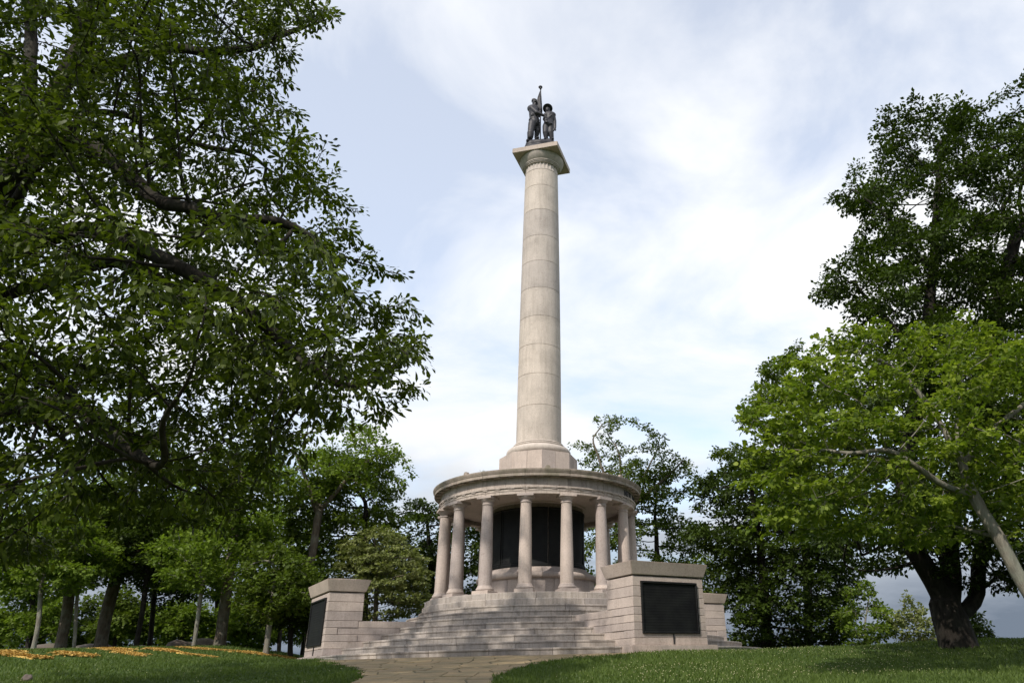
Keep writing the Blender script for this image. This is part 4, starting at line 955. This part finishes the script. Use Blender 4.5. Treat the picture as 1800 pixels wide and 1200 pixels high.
simple_tree('shrub', 'round green bush cut by the right edge', (1806, 1150), [(1806, 1135), (1806, 1120)], [(1782, 1130), (1795, 1112), (1830, 1105), (1850, 1130), (1840, 1152), (1785, 1152)], -8, 1.2, 320, 517, .05, M['leaf_mid'], M['bark_dark'], group=SG, cat='shrub', clump=(40, .4, .25), seg=.14, kill=.2, infl=1.6, k=16, spread=.22, size=.14, gap=.3, soft=20)

# ------------------------------------------------------------------ straw bands, stones, grass
rg = np.random.default_rng(77)
def hit(px, py):
    d = ray(px, py); ts = np.linspace(8, 90, 1500); Q = CAM[None]+d[None]*ts[:, None]; h = Q[:, 2]-ground(Q[:, 0], Q[:, 1])
    w_ = np.where(h < 0)[0]
    return Q[w_[0]] if len(w_) else None
straw_bands = [('band of orange straw mulch nearest the left pier', [(310, 1138), (360, 1141), (430, 1147), (480, 1152), (528, 1159)]),
               ('band of orange straw mulch across the middle of the left lawn', [(262, 1140), (300, 1145), (335, 1151), (378, 1156)]),
               ('long band of orange straw mulch behind the left lawn', [(110, 1137), (170, 1140), (215, 1146), (250, 1154)]),
               ('band of orange straw mulch below the slim leftmost trunk', [(60, 1142), (105, 1147), (160, 1155)]),
               ('band of orange straw mulch at the left edge of the lawn', [(-20, 1146), (30, 1152), (85, 1158)])]
straw_pts = []
for lb, line in straw_bands:
    pts = [hit(*p) for p in line]; pts = [p for p in pts if p is not None]
    if len(pts) < 2: continue
    Pp = np.array(pts); Vs = []; Ts = []
    sl_ = np.concatenate([[0], np.cumsum(np.linalg.norm(np.diff(Pp[:, :2], axis=0), axis=1))]); tot = sl_[-1]
    n = int(tot*3600); s_ = rg.random(n)*tot
    cx_ = np.interp(s_, sl_, Pp[:, 0]); cy_ = np.interp(s_, sl_, Pp[:, 1])
    wid = 0.75*(0.6+.4*np.sin(s_*1.9))*np.clip(np.minimum(s_, tot-s_)/1.0+.3, 0, 1)
    cx_ += rg.normal(0, .30, n)*wid; cy_ += rg.normal(0, .42, n)*wid
    cz_ = ground(cx_, cy_)+.03+rg.random(n)*.04
    a = rg.random(n)*6.28; ln = rg.uniform(.02, .07, n); wd = rg.uniform(.008, .014, n); tl = rg.normal(0, .25, n)
    dv = np.stack([np.cos(a), np.sin(a), tl], 1)*ln[:, None]; sv = np.stack([-np.sin(a), np.cos(a), rg.normal(0, .5, n)], 1)*wd[:, None]
    C0 = np.stack([cx_, cy_, cz_], 1)
    V = np.stack([C0-dv-sv, C0+dv-sv, C0+dv+sv, C0-dv+sv], 1).reshape(-1, 3)
    T = (np.array([(0, 1, 2), (0, 2, 3)])[None]+(np.arange(n)*4)[:, None, None]).reshape(-1, 3)
    # matted straw under the loose stalks
    ss = np.linspace(0, tot, 60); wv = .62*np.clip(np.minimum(ss, tot-ss)/1.2, 0.05, 1)*(.75+.25*np.sin(ss*2.3)+.12*np.sin(ss*7.1)); bx_ = np.interp(ss, sl_, Pp[:, 0]); by_ = np.interp(ss, sl_, Pp[:, 1])
    mv = []
    for f_ in (-1, -.5, 0, .5, 1):
        yy_ = by_+wv*f_+.10*np.sin(ss*5.3+f_*4); xx_ = bx_+.12*np.sin(ss*6.1+f_*3); mv.append(np.stack([xx_, yy_, ground(xx_, yy_)+(.045 if abs(f_) < 1 else .0)], 1))
    mv = np.stack(mv, 1).reshape(-1, 3); o0 = len(V); V = np.concatenate([V, mv]); tt_ = []
    for a_ in range(59):
        for b_ in range(4):
            q_ = o0+a_*5+b_; tt_ += [(q_, q_+5, q_+6), (q_, q_+6, q_+1)]
    T = np.concatenate([T, np.array(tt_)])
    so_ = obj('straw', np_mesh('straw', V, T, M['straw'], smooth=False)); tag(so_, lb, 'straw', None, 'stuff')
    straw_pts.append(np.stack([cx_, cy_], 1))
def rock(name, label, c, r, seed, group=None):
    bm = bmesh.new(); bmesh.ops.create_icosphere(bm, subdivisions=3, radius=1.0); ns = Noise3(seed, .55)
    for v in bm.verts:
        f = .72+.55*ns(np.array([[v.co.x+9, v.co.y+9, v.co.z+9]]))[0]; v.co = Vector((v.co.x*f*r[0], v.co.y*f*r[1], max(v.co.z*f*r[2], -.3*r[2])))
    me = bpy.data.meshes.new(name); bm.to_mesh(me); bm.free(); me.materials.append(M['rock']); me.shade_smooth()
    o_ = obj(name, me, None, c); tag(o_, label, 'rock', group)
for i, (px, py, Y, r, lb) in enumerate([(80, 1132, 13, (1.0, .7, .55), 'brown-grey boulder at the foot of the leftmost trunks'), (165, 1130, 15, (1.5, .8, .55), 'long grey boulder behind the broad trunk'), (318, 1130, 13, (.9, .7, .55), 'grey boulder left of the tall brown trunk'),
                                        (355, 1128, 15, (1.2, .8, .65), 'brown boulder behind the slim pale trunk'), (250, 1133, 16, (.8, .6, .45), 'pale grey boulder between the dark trunks')]):
    p = atY(px, py, Y); rock('boulder', lb, (p[0], p[1], float(ground(p[0], p[1]))+.1), r, 600+i, 'boulders under the lawn trees')
p = hit(46, 1196)
if p is not None: rock('stone', 'small grey stone in the grass at the bottom left corner', (p[0], p[1], p[2]+.03), (.14, .12, .12), 640)

# grass blades over the lawn that faces the viewer
N = 270000
u = rg.random(N); dist = 13+42*u**1.35; azm = rg.uniform(-0.66, 0.62, N)
gx_ = np.sin(azm)*dist/np.cos(azm)*1.0; gy_ = -41+dist
ok = ~on_path(gx_, gy_, .03+.10*np.sin(gy_*3.1)) & (np.hypot(gx_, gy_) > 11.75)
if straw_pts:
    cell = set(map(tuple, np.round(np.concatenate(straw_pts)*3).astype(int)))
    kk = np.round(np.stack([gx_, gy_], 1)*3).astype(int); ok &= np.array([(tuple(q) not in cell) or (rg.random() < .25) for q in kk])
gx_, gy_ = gx_[ok], gy_[ok]; n = len(gx_)
tall = 0.6+0.8*Noise3(3, 2.2)(np.stack([gx_+60, gy_+60, gy_*0], 1))
hgt = rg.uniform(.035, .085, n)*tall*(1+.012*(gy_+41)); wd = rg.uniform(.006, .012, n)*(1+.05*(gy_+41)); a = rg.random(n)*6.28; lean = rg.normal(0, .45, (n, 2))*hgt[:, None]
B0 = np.stack([gx_, gy_, ground(gx_, gy_)-.01], 1); sv = np.stack([np.cos(a)*wd, np.sin(a)*wd, a*0], 1)
V = np.stack([B0-sv, B0+sv, B0+np.stack([lean[:, 0], lean[:, 1], hgt], 1)], 1).reshape(-1, 3)
T = np.arange(n*3).reshape(-1, 3); var = np.repeat(np.clip(.5*tall-.1+.6*rg.random(n), 0, 1), 3)
gl = leaf_mat('grass_blades', (0.040, 0.070, 0.014), (0.105, 0.150, 0.034), .3)
g_ = obj('grass', np_mesh('grass', V, T, gl, smooth=False, var=var)); tag(g_, 'green mown grass covering the slope in front of the monument', 'grass', None, 'stuff')
# clover heads, thickest right of the path
n = 5200
dist = rg.uniform(17, 33, n); azm = rg.uniform(-.6, .55, n); cx_ = np.tan(azm)*dist; cy_ = -41+dist
pr = np.where((cx_ > 2) & (cx_ < 13), 1.0, .10)*(.15+1.6*np.clip(Noise3(9, 2.6)(np.stack([cx_+80, cy_+80, cx_*0], 1))-.38, 0, 1)*2)
ok = (rg.random(n) < pr) & ~on_path(cx_, cy_, .1) & (np.hypot(cx_, cy_) > 12); cx_, cy_ = cx_[ok], cy_[ok]; n = len(cx_)
cz_ = ground(cx_, cy_)+rg.uniform(.05, .11, n); s_ = rg.uniform(.007, .015, n)
oct_v = np.array([(1, 0, 0), (-1, 0, 0), (0, 1, 0), (0, -1, 0), (0, 0, 1), (0, 0, -1)], float); oct_t = np.array([(0, 2, 4), (2, 1, 4), (1, 3, 4), (3, 0, 4), (2, 0, 5), (1, 2, 5), (3, 1, 5), (0, 3, 5)])
V = (np.stack([cx_, cy_, cz_], 1)[:, None]+oct_v[None]*s_[:, None, None]).reshape(-1, 3); T = (oct_t[None]+(np.arange(n)*6)[:, None, None]).reshape(-1, 3)
c_ = obj('clover', np_mesh('clover', V, T, plain_mat('clover_head', (0.42, 0.40, 0.22), .8, .2, 20., .2, bump=0))); tag(c_, 'scattered pale clover heads in the grass right of the path', 'clover', None, 'stuff')
